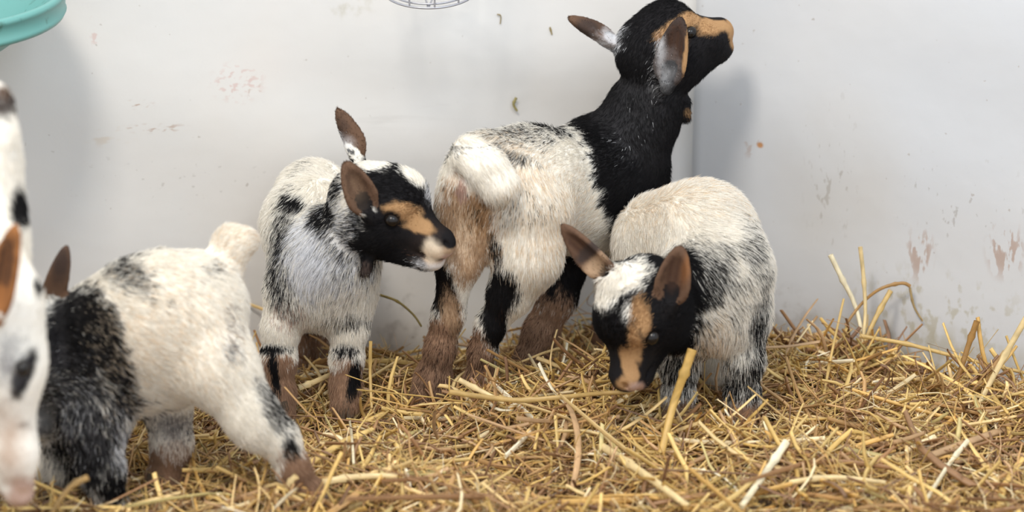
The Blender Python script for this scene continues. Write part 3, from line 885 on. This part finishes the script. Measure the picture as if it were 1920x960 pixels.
# ---- the white kid with a black shoulder, side on, at the left front
def kid_black_shoulder():
    p = []
    dn = np.array([0, 0, -1.0]); rt = D(100, 20, 0)
    p += [bone((175, 660, 2.10, 84), (270, 610, 2.10, 112), .03, .010, rt),
          bone((270, 605, 2.10, 114), (350, 580, 2.12, 108), .03, .010, rt),
          bone((350, 575, 2.12, 100), (378, 560, 2.13, 58), .03, .009, rt + dn * .5),
          bone((215, 700, 2.10, 78), (320, 690, 2.10, 70), .03, .010, rt),
          ball((165, 610, 2.10, 62), .03, .009, rt),
          ball((180, 760, 2.09, 62), .03, .011, dn)]
    # neck and lowered head, behind the big spotted goat
    p += [bone((165, 650, 2.10, 74), (110, 690, 2.085, 62), .03, .010, rt)]
    hc = P(70, 650, 2.09)
    ps, m, ax = head(hc, D(-55, 90, 10), D(-70, -60, 20), 1.2, .005)
    p += ps
    fw, sd, up = ax
    p += ear(P(92, 575, 2.10), P(124, 464, 2.09), D(20, 0, 60), R(22, 2.1), furl=.0025, cup=False)
    # tail
    t = [(412, 525, 2.14, 26), (424, 486, 2.145, 31), (436, 458, 2.15, 31), (458, 452, 2.15, 22)]
    for a, b in zip(t[:-1], t[1:]): p.append(bone(a, b, .012, .009))
    # near hind leg stretched back
    p += [bone((372, 620, 2.09, 68), (412, 690, 2.075, 62), .03, .009, rt + dn),
          bone((412, 690, 2.075, 60), (476, 790, 2.065, 46), .025, .010, rt + dn),
          bone((472, 775, 2.065, 42), (522, 832, 2.065, 30), .02, .010, rt + dn)]
    p += limb([(528, 820, 2.065, 32), (548, 875, 2.065, 27), (575, 925, 2.07, 27), (596, 945, 2.065, 24)], furs=[.007, .008, .009])
    # far hind leg
    p += [bone((380, 600, 2.17, 56), (422, 640, 2.19, 34), .03, .008, dn)] + limb([(422, 640, 2.19, 32), (445, 700, 2.21, 26), (462, 780, 2.23, 22), (455, 830, 2.22, 22)])
    # forelegs
    p += [bone((315, 770, 2.13, 48), (322, 830, 2.13, 36), .03, .006, dn)] + limb([(322, 830, 2.13, 36), (312, 900, 2.13, 33), (308, 985, 2.12, 33)])
    p += [bone((175, 800, 2.06, 54), (190, 880, 2.05, 40), .03, .010, dn)] + limb([(190, 880, 2.05, 38), (205, 950, 2.05, 30), (205, 1010, 2.04, 28)])
    p += [bone((120, 800, 2.10, 50), (115, 880, 2.10, 38), .03, .010, dn)] + limb([(115, 880, 2.10, 36), (110, 950, 2.10, 30), (110, 1000, 2.09, 28)])
    B = [
        Blob(150, 760, 2.08, 96, 190, 'K', rd=.13, rot=-8, soft=.7, amt=.90, wob=.5),
        Blob(160, 625, 2.08, 74, 84, 'K', rd=.12, soft=.35, amt=.97, wob=.3),
        Blob(215, 690, 2.04, 26, 110, 'K', rd=.06, rot=-6, soft=.6, amt=.9, wob=.4),
        Blob(130, 800, 2.04, 60, 80, 'L', rd=.05, soft=1.8, amt=.15, wob=.9),
        Blob(185, 850, 2.04, 55, 60, 'K', rd=.06, soft=1.0, amt=.7, wob=.6),
        Blob(232, 850, 2.04, 20, 60, 'L', rd=.05, soft=1.0, amt=.6), Blob(150, 770, 2.02, 70, 90, 'G', rd=.08, soft=1.6, amt=.35, wob=.8),
        Blob(235, 510, 2.10, 62, 24, 'K', rd=.09, rot=34, soft=1.4, amt=.7, wob=1.0),
        Blob(330, 450, 2.12, 90, 12, 'K', rd=.06, rot=-8, soft=1.8, amt=.45, wob=1.2),
        Blob(402, 500, 2.13, 44, 14, 'K', rd=.04, rot=-40, soft=1.4, amt=.5, wob=1.0),
        Blob(425, 658, 2.02, 22, 22, 'G', rd=.05, soft=1.2, amt=.6),
        Blob(448, 620, 2.13, 16, 80, 'E', rd=.06, rot=-12, soft=1.0, amt=.6),
        Blob(515, 755, 2.08, 22, 62, 'K', rd=.05, rot=-30, soft=.8, amt=.75), Blob(545, 845, 2.05, 16, 34, 'K', rd=.05, rot=-10, soft=.5, amt=.9),
        Blob(580, 915, 2.065, 52, 92, 'B', rd=.06, rot=-25, soft=.4),
        Blob(318, 905, 2.13, 64, 112, 'B', rd=.05, soft=.5), Blob(325, 800, 2.10, 46, 30, 'G', rd=.05, soft=1.0, amt=.75),
        Blob(460, 790, 2.22, 50, 110, 'B', rd=.04, soft=.4),
        Blob(160, 965, 2.07, 110, 48, 'B', rd=.09, soft=.5), Blob(210, 915, 2.02, 34, 44, 'K', rd=.05, soft=.7, amt=.9),
        Blob(116, 495, 2.09, 16, 40, 'D', rd=.05, rot=16, soft=1.0, amt=.8, post=True),
        Blob(300, 640, 2.02, 120, 150, 'C', rd=.10, soft=1.2, amt=.25), Blob(440, 460, 2.15, 56, 52, 'W', rd=.05, soft=.4), Blob(440, 460, 2.15, 56, 52, 'C', rd=.05, soft=.6, amt=.3),
    ]
    eyes = [(m(.0268, s * .0278, .002), fw, sd * s, 1.2) for s in (1, -1)]
    lf = np.array([-1, -.1, 0]); lf /= np.linalg.norm(lf)
    hv = [(P(598, 948, 2.065) * np.array([1, 1, 0]), lf, .013), (P(308, 985, 2.12) * np.array([1, 1, 0]), lf, .013)]
    make_goat('white kid side on with a black shoulder, upright fluffy tail and hind leg stretched back', p, B, 'W', 100000, eyes, hv)


# ---- the spotted goat cut off by the left edge of the picture
def goat_spotted():
    p = []
    dn = np.array([0, 0, -1.0])
    Y = 1.84
    p += [bone((-60, 300, Y + .10, 95), (-120, 520, Y + .06, 150), .04, .009, dn), bone((-120, 520, Y + .06, 150), (-420, 560, Y + .04, 165), .04, .010, D(-100, 0, 0)),
          bone((-30, 255, Y + .06, 62), (-70, 420, Y + .06, 100), .03, .008, dn), ball((-20, 190, Y + .06, 40), .02, .006, dn)]
    # lowered head and face
    p += [bone((-60, 500, Y, 100), (0, 570, Y, 62), .03, .007, D(-50, -100, 0)),
          bone((0, 565, Y, 68), (12, 680, Y - .005, 62), .03, .005, D(0, -100, 0)),
          bone((12, 680, Y - .005, 60), (28, 850, Y - .01, 36), .03, .004, D(0, -100, 0)),
          bone((28, 850, Y - .01, 36), (36, 925, Y - .01, 28), .02, .003, D(0, -100, 0)),
          bone((-20, 700, Y + .02, 50), (0, 880, Y + .01, 26), .03, .005, D(0, -100, 0))]
    p += ear(P(-4, 590, Y - .045), P(30, 425, Y - .06), D(-20, 0, 60), R(32, Y), th=.003, furl=.002, col='O', bcol='O')
    # legs
    for x, y in ((-160, Y + .0), (-240, Y + .12), (-520, Y + .0), (-560, Y + .12)):
        p += [bone((x, 620, y, 70), (x - 10, 800, y, 40), .03, .008, dn)] + limb([(x - 10, 800, y, 38), (x - 5, 920, y, 30), (x - 12, 1060, y, 30)])
    B = [
        Blob(2, 190, 1.88, 16, 30, 'D', rd=.06, rot=8, soft=.5, amt=.9), Blob(0, 160, 1.88, 10, 20, 'E', rd=.05, soft=.5, amt=.6),
        Blob(30, 382, 1.88, 12, 34, 'K', rd=.10, rot=0, soft=.4),
        Blob(60, 540, 1.80, 14, 30, 'K', rd=.06, rot=-10, soft=.5),
        Blob(40, 705, 1.80, 16, 52, 'K', rd=.05, rot=22, soft=.4), Blob(6, 680, 1.79, 34, 50, 'G', rd=.05, soft=1.2, amt=.7),
        Blob(66, 772, 1.80, 12, 14, 'K', rd=.05, soft=.6, amt=.8), Blob(28, 805, 1.78, 16, 12, 'K', rd=.04, soft=.8, amt=.8), Blob(50, 832, 1.78, 10, 12, 'K', rd=.05, soft=.6, amt=.8),
        Blob(6, 850, 1.79, 34, 90, 'B', rd=.05, soft=1.2, amt=.7),
        Blob(45, 935, 1.82, 36, 40, 'P', rd=.06, soft=.6, amt=.9),
        
        Blob(-300, 500, 1.86, 80, 60, 'K', rd=.20, soft=.4), Blob(-120, 650, 1.78, 50, 60, 'K', rd=.20, soft=.4), Blob(-450, 420, 1.86, 60, 40, 'K', rd=.20, soft=.4),
        Blob(-300, 960, 1.88, 420, 110, 'B', rd=.3, soft=.4),
    ]
    e = P(42, 690, Y - .040)
    make_goat('larger white goat with black spots and an orange-brown ear, cut off by the picture edge', p, B, 'W', 60000, [(e, D(10, 100, 0), D(30, 0, 60), 1.1)], (), True, .0030, group='goats on the straw', rad=.00035)


kid_black_head()
kid_mottled()
kid_grazing()
kid_black_shoulder()
goat_spotted()

# ------------------------------------------------------------------ turquoise feed bowl and wire holder on the back wall


def lathe(profile, n=72, flute=None):
    V = []; m = len(profile)
    for i in range(n):
        a = 2 * math.pi * i / n
        for k, (r, z) in enumerate(profile):
            rr = r
            if flute and flute[0] <= k <= flute[1]:
                rr = r + 0.0022 * (math.cos(a * 36) > 0.3)
            V.append((rr * math.cos(a), rr * math.sin(a), z))
    Fq = [[i * m + k, ((i + 1) % n) * m + k, ((i + 1) % n) * m + k + 1, i * m + k + 1] for i in range(n) for k in range(m - 1)]
    return np.array(V), np.array(Fq)


def bowl_mat():
    m, nt, b = nm('turquoise_plastic')
    tc = nt.nodes.new('ShaderNodeTexCoord')
    n = nt.nodes.new('ShaderNodeTexNoise'); n.inputs['Scale'].default_value = 55; n.inputs['Detail'].default_value = 5
    nt.links.new(tc.outputs['Object'], n.inputs['Vector'])
    cr = nt.nodes.new('ShaderNodeValToRGB')
    cr.color_ramp.elements[0].position = 0.60; cr.color_ramp.elements[0].color = (0.135, 0.35, 0.325, 1)
    cr.color_ramp.elements[1].position = 0.72; cr.color_ramp.elements[1].color = (0.06, 0.15, 0.12, 1)
    nt.links.new(n.outputs['Fac'], cr.inputs[0]); nt.links.new(cr.outputs[0], b.inputs['Base Color'])
    b.inputs['Roughness'].default_value = 0.38
    return m


MB = bowl_mat()
br = R(232, 2.42)
prof = [(0.001, -.056), (br * .52, -.056), (br * .58, -.050), (br * .74, -.030), (br * .90, -.026), (br * .965, -.026), (br * .985, -.021), (br * .975, -.019), (br * .985, -.004), (br, -.002), (br * .995, .003),
        (br * .96, .004), (br * .93, .001), (br * .90, -.004), (br * .72, -.022), (br * .56, -.044), (br * .50, -.050), (0.001, -.050)]
V, Fq = lathe(prof)
tilt = math.radians(5)
Rx = np.array([[1, 0, 0], [0, math.cos(tilt), -math.sin(tilt)], [0, math.sin(tilt), math.cos(tilt)]])
cb = P(-118, -8, 2.44 - .0)
cb[1] = float(wall_y(np.array([cb[0]]))[0]) - br - 0.012
cb = P(-118, -8, cb[1])
root = empty('feed_bowl', tuple(cb), 'round turquoise plastic feed bowl hung on the back wall', 'bowl')
mesh_obj('bowl', V @ Rx.T + cb, Fq, MB, root)
# hook plate behind the bowl
bx = []
yb = float(wall_y(np.array([cb[0]]))[0]) - cb[1]
for x in (-.05, .05):
    for y in (br * .93, yb - .001):
        for z in (-.045, .030):
            bx.append(cb + np.array([x, y, z]))
mesh_obj('mounting_bracket', bx, [[0, 1, 3, 2], [4, 6, 7, 5], [0, 4, 5, 1], [2, 3, 7, 6], [0, 2, 6, 4], [1, 5, 7, 3]], MB, root, smooth=False)


def wire(name, pts, r, mat, parent, closed=False):
    P_ = np.array(pts); n = len(P_); M = 8
    T = (np.roll(P_, -1, 0) - np.roll(P_, 1, 0)) if closed else np.gradient(P_, axis=0)
    T /= np.linalg.norm(T, axis=1)[:, None]
    V = []
    for k in range(n):
        s = np.cross(T[k], [0.13, 0.31, 0.94]); s /= np.linalg.norm(s); u = np.cross(T[k], s)
        for q in range(M):
            an = 2 * math.pi * q / M; V.append(P_[k] + r * (s * math.cos(an) + u * math.sin(an)))
    Fq = [[k * M + q, k * M + (q + 1) % M, ((k + 1) % n) * M + (q + 1) % M, ((k + 1) % n) * M + q] for k in range(n if closed else n - 1) for q in range(M)]
    return mesh_obj(name, V, np.array(Fq), mat, parent)


M_WIRE = mat_plain('galvanised_wire', (0.42, 0.42, 0.45), 0.35, 0.5, 0.15, 200, metallic=0.7)
wc = P(806, -24, 2.50)
yw = float(wall_y(np.array([wc[0]]))[0])
wr = R(88, 2.50); ry = wr * 0.93
root = empty('wire_basket', tuple(wc), 'round wire hay basket hanging on the back wall above the mottled kid', 'basket')
tl = math.radians(14)
def ringp(r, z0, n=64, tl=tl):
    return [wc + np.array([r * math.cos(a), r * math.sin(a) * math.cos(tl), z0 + r * math.sin(a) * math.sin(tl)]) for a in np.linspace(0, 2 * math.pi, n, endpoint=False)]
wire('rim_ring', ringp(wr, 0.0), .0013, M_WIRE, root, True)
wire('inner_ring', ringp(wr * .93, .003), .0011, M_WIRE, root, True)
for a in (-1.75, -1.38):
    q = wc + np.array([wr * .55 * math.cos(a), wr * .55 * math.sin(a) * math.cos(tl), .004 + wr * .55 * math.sin(a) * math.sin(tl)])
    e = wc + np.array([wr * math.cos(-1.57), wr * math.sin(-1.57) * math.cos(tl), wr * math.sin(-1.57) * math.sin(tl)])
    wire('strut', [e, (e + q) / 2, q], .0011, M_WIRE, root)
wire('middle_ring', ringp(wr * .55, .004), .0011, M_WIRE, root, True)
for a in np.linspace(0, 2 * math.pi, 12, endpoint=False) + .13:
    b0 = wc + np.array([wr * math.cos(a), wr * math.sin(a) * math.cos(tl), wr * math.sin(a) * math.sin(tl)])
    b1 = wc + np.array([wr * 1.18 * math.cos(a), wr * 1.18 * math.sin(a), .20])
    b1[1] = min(b1[1], yw - .004); 
    wire('upright', [b0, b0 * .6 + b1 * .4 + np.array([math.cos(a), math.sin(a), 0]) * .004, b1], .0011, M_WIRE, root)
top = [wc + np.array([wr * 1.18 * math.cos(a), wr * 1.18 * math.sin(a), .20]) for a in np.linspace(0, 2 * math.pi, 64, endpoint=False)]
for q in top: q[1] = min(q[1], yw - .004)
wire('top_ring', top, .0016, M_WIRE, root, True)

# ------------------------------------------------------------------ straw bedding


def straw_z(x, y):
    """top of the bedding: lower along the back wall behind the kids, heaped under the right wall"""
    dw = wall_y(x) - y
    z = -0.055 * np.clip(1 - (dw - 0.02) / 0.20, 0, 1) * np.clip((0.12 - x) / 0.18, 0, 1)
    z = z - 0.030 * np.clip(1 - (dw - 0.01) / 0.16, 0, 1) * np.clip((x - 0.12) / 0.1, 0, 1)
    z = z + 0.012 * np.exp(-(((x - 0.33) / 0.09) ** 2 + ((y - 2.52) / 0.05) ** 2))
    z = z + 0.010 * np.sin(x * 13 + 1) * np.sin(y * 17) + 0.006 * np.sin(x * 31 + y * 23)
    z = z - 0.03 * np.exp(-(((x + 0.215) / 0.09) ** 2 + ((y - 2.28) / 0.10) ** 2))
    return z


PAL = 1.16 * np.array([(0.68, 0.48, 0.18), (0.60, 0.40, 0.13), (0.74, 0.54, 0.25), (0.46, 0.27, 0.11), (0.82, 0.68, 0.42),
                (0.33, 0.18, 0.085), (0.62, 0.38, 0.12), (0.22, 0.12, 0.065), (0.52, 0.42, 0.18), (0.90, 0.82, 0.62), (0.50, 0.32, 0.17)])
PW = np.array([.16, .14, .12, .15, .06, .13, .08, .07, .03, .015, .08]); PW = PW / PW.sum()


def tubes(mid, az, tilt, L, w, flat, bend, kink, cols, S, M, rs):
    """many bent flattened stalks at once -> verts, quads, colours"""
    N = len(mid)
    t = np.linspace(-0.5, 0.5, S)
    d = np.stack([np.cos(az) * np.cos(tilt), np.sin(az) * np.cos(tilt), np.sin(tilt)], 1)
    s = np.stack([-np.sin(az), np.cos(az), np.zeros(N)], 1)
    u = np.cross(d, s)
    roll = rs.rand(N) * math.pi
    s2 = s * np.cos(roll)[:, None] + u * np.sin(roll)[:, None]
    u2 = -s * np.sin(roll)[:, None] + u * np.cos(roll)[:, None]
    off = (bend[:, None] * (t[None] ** 2 * 4 - 0.33))                      # arc
    kk = kink[:, None] * np.maximum(t[None] - 0.12, 0) * 2.0                 # a fold part way along
    C = mid[:, None] + d[:, None] * (t[None, :, None] * L[:, None, None]) + (s * 0.8 + np.array([0, 0, -0.5]))[:, None] * (off * L[:, None])[..., None] \
        + (s + u * 0.3)[:, None] * (kk * L[:, None])[..., None]
    ph = np.linspace(0, 2 * math.pi, M, endpoint=False)
    tw = rs.randn(N) * 0.7
    ang = tw[:, None] * t[None]
    sa = s2[:, None] * np.cos(ang)[..., None] + u2[:, None] * np.sin(ang)[..., None]
    ua = -s2[:, None] * np.sin(ang)[..., None] + u2[:, None] * np.cos(ang)[..., None]
    taper = 1 - 0.35 * np.abs(t[None] * 2) ** 3 * rs.rand(N, 1)
    ring = sa[:, :, None] * (np.cos(ph)[None, None, :, None]) * (w[:, None] * taper)[:, :, None, None] \
        + ua[:, :, None] * (np.sin(ph)[None, None, :, None]) * (w * flat)[:, None, None, None]
    V = C[:, :, None] + ring
    base = (np.arange(N) * S * M)[:, None, None]
    i = np.arange(S - 1)[None, :, None]; j = np.arange(M)[None, None]
    a = base + i * M + j; b = base + i * M + (j + 1) % M
    Fq = np.stack([a, b, b + M, a + M], -1).reshape(-1, 4)
    cv = np.repeat(cols, S * M, axis=0).reshape(N, S, M, 3)
    cv = cv * (0.85 + 0.3 * rs.rand(N, S, 1, 1))
    return V.reshape(-1, 3), Fq, cv.reshape(-1, 3), C


def inside_any(pts, margin=0.004):
    r = np.zeros(len(pts), bool)
    for prims in ALL_PRIMS:
        lo = np.min([q.bounds()[0] for q in prims], 0) - margin; hi = np.max([q.bounds()[1] for q in prims], 0) + margin
        m = np.all((pts > lo) & (pts < hi), axis=1)
        if not m.any(): continue
        sub = pts[m]; ins = np.zeros(len(sub), bool)
        for q in prims:
            ins |= q.d(sub) < margin
        r[m] |= ins
    return r


def scatter(N, Lr, wr, tilt_s, zr, S, M, seed, up_frac=0.0, at=None):
    rs = np.random.RandomState(seed)
    x = rs.uniform(-0.95, 0.95, N); y = rs.uniform(1.35, 2.68, N)
    y = np.where(rs.rand(N) < 0.35, rs.uniform(1.95, 2.6, N), y)
    if at: x = at[0] + rs.randn(N) * at[2]; y = at[1] + rs.randn(N) * at[3]
    L = rs.uniform(*Lr, N) ** 1.0
    az = rs.uniform(0, math.pi, N)
    tilt = rs.randn(N) * tilt_s
    upm = rs.rand(N) < up_frac
    tilt = np.where(upm, rs.uniform(0.5, 1.2, N) * np.sign(rs.randn(N)), tilt)
    L = np.where(upm, L * 0.6, L)
    z = straw_z(x, y) + rs.uniform(*zr, N) + np.abs(np.sin(tilt)) * L * 0.25
    w = rs.uniform(*wr, N)
    flat = rs.uniform(0.15, 0.6, N)
    bend = rs.randn(N) * 0.16; kink = np.where(rs.rand(N) < 0.35, rs.randn(N) * 0.8, 0)
    ci = rs.choice(len(PAL), N, p=PW)
    c = PAL[ci] * (0.85 + 0.3 * rs.rand(N, 1))
    V, Fq, cv, C = tubes(np.stack([x, y, z], 1), az, tilt, L, w, flat, bend, kink, c, S, M, rs)
    ok = np.all(C[:, :, 1] < wall_y(C[:, :, 0]) - 0.004, axis=1) & np.all(C[:, :, 2] > -0.115, axis=1)
    ins = inside_any(C.reshape(-1, 3)).reshape(N, S)
    ok &= ~ins.any(1)
    nv, nf = S * M, (S - 1) * M
    V = V.reshape(N, nv, 3)[ok]; cv = cv.reshape(N, nv, 3)[ok]
    n = len(V)
    pat = Fq[:nf]
    Fq = (np.arange(n) * nv)[:, None, None] + pat[None]
    return V.reshape(-1, 3), Fq.reshape(-1, 4), cv.reshape(-1, 3)


parts = []
parts.append(scatter(10000, (0.04, 0.14), (0.0012, 0.0032), 0.22, (-0.036, 0.006), 7, 6, 1, 0.05))
parts.append(scatter(11000, (0.015, 0.06), (0.0010, 0.0030), 0.40, (-0.026, 0.012), 5, 5, 2, 0.12))
parts.append(scatter(30000, (0.012, 0.06), (0.0003, 0.0009), 0.45, (-0.022, 0.014), 5, 4, 3, 0.10))
parts.append(scatter(260, (0.10, 0.20), (0.0025, 0.0045), 0.10, (0.000, 0.012), 7, 6, 4, 0.0))
# tufts where the straw stands up
for k_, (N_, px_, py_, Y_, sx_, sy_, L_) in enumerate([(150, 1610, 640, 2.475, .035, .02, (.06, .13)), (60, 1540, 660, 2.47, .03, .02, (.05, .10)), (110, 1110, 690, 2.36, .05, .03, (.06, .13)), (50, 920, 745, 2.31, .03, .015, (.05, .10)),
                                                    (70, 1290, 810, 2.22, .05, .015, (.05, .10)), (60, 700, 730, 2.33, .03, .015, (.05, .10)), (80, 1850, 720, 2.36, .05, .02, (.06, .12)), (50, 570, 940, 2.02, .05, .012, (.05, .10))]):
    parts.append(scatter(N_, L_, (.0012, .0030), .5, (-.012, .010), 7, 6, 40 + k_, .5, at=(P(px_, py_, Y_)[0], Y_, sx_, sy_)))
# matted underlayer
gx, gy = 160, 120
xs = np.linspace(-1.45, 1.1, gx); ys = np.linspace(1.0, 1.0, 1)
V = []; cc = []
for i, x in enumerate(xs):
    y1 = float(wall_y(np.array([x]))[0]) - 0.001
    yy = np.linspace(1.0, y1, gy)
    z = straw_z(np.full(gy, x), yy) - 0.030 + 0.006 * RS.randn(gy)
    V.append(np.stack([np.full(gy, x), yy, z], 1)); cc.append(np.tile([0.16, 0.095, 0.045], (gy, 1)) * (0.6 + 0.8 * RS.rand(gy, 1)))
V = np.concatenate(V); cc = np.concatenate(cc)
i, j = np.meshgrid(np.arange(gx - 1), np.arange(gy - 1), indexing='ij'); a = (i * gy + j).ravel()
parts.append((V, np.stack([a, a + gy, a + gy + 1, a + 1], 1), cc))
VV = []; FF = []; CC = []; o = 0
for v, f, c in parts:
    VV.append(v); FF.append(f + o); CC.append(c); o += len(v)
bed = mesh_obj('straw_bedding', np.concatenate(VV), np.concatenate(FF), M_STRAW, cols=np.concatenate(CC), colname='straw_color')
tag(bed, 'thick golden straw bedding spread over the floor of the pen', 'straw', kind='stuff')

# ---- stalks that stand out of the bedding, each a thing of its own


def on_bed(px, py, up=0.016):
    Y = 2.2
    for _ in range(25):
        p = P(px, py, Y); Y += (p[2] - float(straw_z(p[0:1], p[1:2])[0]) - up) * 1.2
    return (px, py, Y)


def stalk(pts, w, col, label, flat=0.55, cat='straw', name='straw_stalk', group=None):
    """pts: (px, py, Y) or world points; a hollow stalk bent through them, swelling at its joints"""
    C = np.array([P(*p) if p[1] > 5 else np.array(p, float) for p in pts])
    # resample with Catmull-Rom
    n = len(C); out = []
    for k in range(n - 1):
        p0, p1, p2, p3 = C[max(k - 1, 0)], C[k], C[k + 1], C[min(k + 2, n - 1)]
        for t in np.linspace(0, 1, 6, endpoint=(k == n - 2)):
            out.append(0.5 * ((2 * p1) + (-p0 + p2) * t + (2 * p0 - 5 * p1 + 4 * p2 - p3) * t * t + (-p0 + 3 * p1 - 3 * p2 + p3) * t ** 3))
    Cc = np.array(out); m = len(Cc); M = 8
    T = np.gradient(Cc, axis=0); T /= np.linalg.norm(T, axis=1)[:, None]
    V = []; cols = []
    rs = np.random.RandomState(int(abs(pts[0][0] * 7)) % 9999)
    C[1:] += rs.randn(len(C) - 1, 3) * w * 0.8
    for k in range(m):
        s = np.cross(T[k], FWD); s /= max(np.linalg.norm(s), 1e-6); u = np.cross(T[k], s)
        f = k / (m - 1); ww = w * (1 - 0.25 * f + (0.35 if k in (m // 3,) else 0))
        for q in range(M):
            an = 2 * math.pi * q / M
            V.append(Cc[k] + s * math.cos(an) * ww + u * math.sin(an) * ww * flat)
            cols.append(np.array(col) * (0.8 + 0.35 * rs.rand()))
    Fq = [[k * M + q, k * M + (q + 1) % M, (k + 1) * M + (q + 1) % M, (k + 1) * M + q] for k in range(m - 1) for q in range(M)]
    o = mesh_obj(name, V, np.array(Fq), M_STRAW, cols=cols, colname='straw_color')
    return tag(o, label, cat, group)


LT = (0.80, 0.62, 0.32); MD = (0.62, 0.42, 0.15); DK = (0.40, 0.22, 0.07); PL = (0.88, 0.78, 0.54)
SG = 'stalks standing out of the bedding'
for pts, w, col, lab in [
    ([(1557, 478, 2.50), (1580, 525, 2.50), (1604, 575, 2.50), (1625, 660, 2.48)], .0032, PL, 'broad pale split straw leaning left against the side wall'),
    ([(1613, 463, 2.50), (1620, 530, 2.50), (1622, 600, 2.49), (1612, 690, 2.46)], .0026, LT, 'thin upright pale straw standing tallest beside the side wall'),
    ([(1670, 545, 2.50), (1640, 600, 2.48), (1610, 670, 2.46)], .0032, MD, 'golden straw leaning right under the dry bent leaf'),
    ([(1707, 537, 2.50), (1690, 531, 2.50), (1650, 542, 2.50), (1615, 570, 2.50), (1585, 610, 2.49)], .0022, DK, 'dry brown bent leaf hooked over the top of the straw tuft'),
    ([(1706, 540, 2.50), (1714, 575, 2.50), (1730, 602, 2.50)], .0016, (0.42, 0.30, 0.14), 'short curled brown leaf tip dangling from the straw tuft'),
    ([(1612, 630, 2.46), (1700, 645, 2.44), (1790, 668, 2.42), (1925, 700, 2.38)], .0026, MD, 'long brown stalk lying level across the foot of the side wall'),
    ([(1832, 602, 2.36), (1815, 650, 2.36), (1795, 715, 2.35)], .0036, DK, 'short dark brown straw standing up before the side wall'),
    ([(1925, 595, 2.33), (1885, 665, 2.33), (1850, 730, 2.32), (1835, 760, 2.31)], .0036, LT, 'long golden straw slanting up to the picture edge'),
    ([(1545, 740, 2.36), (1560, 660, 2.42), (1582, 560, 2.47)], .0018, MD, 'slender straw rising through the tuft by the side wall'),
    ([on_bed(1475, 828, .030), on_bed(1440, 880, .024), on_bed(1390, 950, .016)], .0042, PL, 'broad pale straw lying slantwise below the grazing kid'),
    ([on_bed(1815, 826, .022), on_bed(1780, 870, .018), on_bed(1738, 935, .016)], .0028, PL, 'pale straw lying slantwise low under the side wall'),
    ([(1298, 655, 2.21), (1283, 700, 2.205), (1262, 760, 2.20), (1240, 850, 2.165)], .0052, (0.60, 0.38, 0.11), 'thick amber stalk standing in front of the grazing kid'),
    ([(842, 735, 2.20), (960, 750, 2.22), (1050, 745, 2.22), (1120, 738, 2.24), (1190, 735, 2.24)], .0030, (0.52, 0.34, 0.12), 'long brown straw lying under the grazing kid\'s mouth'),
    ([(860, 712, 2.27), (905, 735, 2.27), (945, 755, 2.26)], .0032, LT, 'golden straw leaning on the lower leg of the black-headed kid'),
    ([(695, 640, 2.33), (694, 700, 2.33), (697, 765, 2.31)], .0020, MD, 'upright thin straw beside the front leg of the mottled kid'),
    ([(712, 553, 2.52), (745, 565, 2.50), (775, 590, 2.47), (790, 612, 2.45)], .0016, (0.30, 0.22, 0.06), 'greenish curved stem arching against the back wall'),
    ([on_bed(655, 784, .02), on_bed(660, 825, .018), on_bed(663, 870, .014)], .0018, PL, 'thin white straw standing below the mottled kid'),
    ([(560, 728, 2.36), (590, 716, 2.37), (625, 700, 2.38)], .0038, LT, 'flat golden straw between the legs of the mottled kid'),
    ([(556, 893, 2.04), (540, 912, 2.04), (535, 965, 2.03)], .0034, LT, 'folded golden straw before the stepping kid\'s hind hoof'),
    ([(165, 895, 1.92), (130, 915, 1.92), (95, 965, 1.92)], .0030, (0.55, 0.36, 0.15), 'blurred brown straw curling up at the bottom left'),
    ([on_bed(1125, 835), on_bed(1180, 870, .02), on_bed(1230, 905, .02), on_bed(1290, 950)], .0045, LT, 'long broad golden straw lying across the middle of the bedding'),
]:
    if lab: stalk(pts, w, col, lab)
stalk([on_bed(605, 905, .014), on_bed(670, 894, .018), on_bed(745, 893, .014)], .0040, LT, 'flat golden straw lying level to the right of the stepping kid\'s hind hoof')
stalk([on_bed(1480, 905, .014), on_bed(1560, 895, .018), on_bed(1660, 905, .014)], .0030, LT, 'slim golden straw lying level low between the two pale slanting straws')
for pts, w, col, lab in [
    ([(968, 182), (963, 195), (970, 207)], .0018, (0.36, 0.30, 0.12), 'curled bit of dry hay stuck to the back wall above the standing kid'),
    ([(1031, 50), (1035, 64)], .0011, (0.34, 0.26, 0.12), 'tiny brown husk stuck to the back wall left of the raised ear'),
    ([(932, 26), (939, 29), (938, 44)], .0008, (0.34, 0.26, 0.12), 'tiny hooked husk stuck high on the back wall'),
]:
    if lab:
        q = [W(*p) + np.array([0, -0.003, 0]) for p in pts]
        stalk([tuple(v) for v in q], w, col, lab, name='hay_bit', cat='hay')
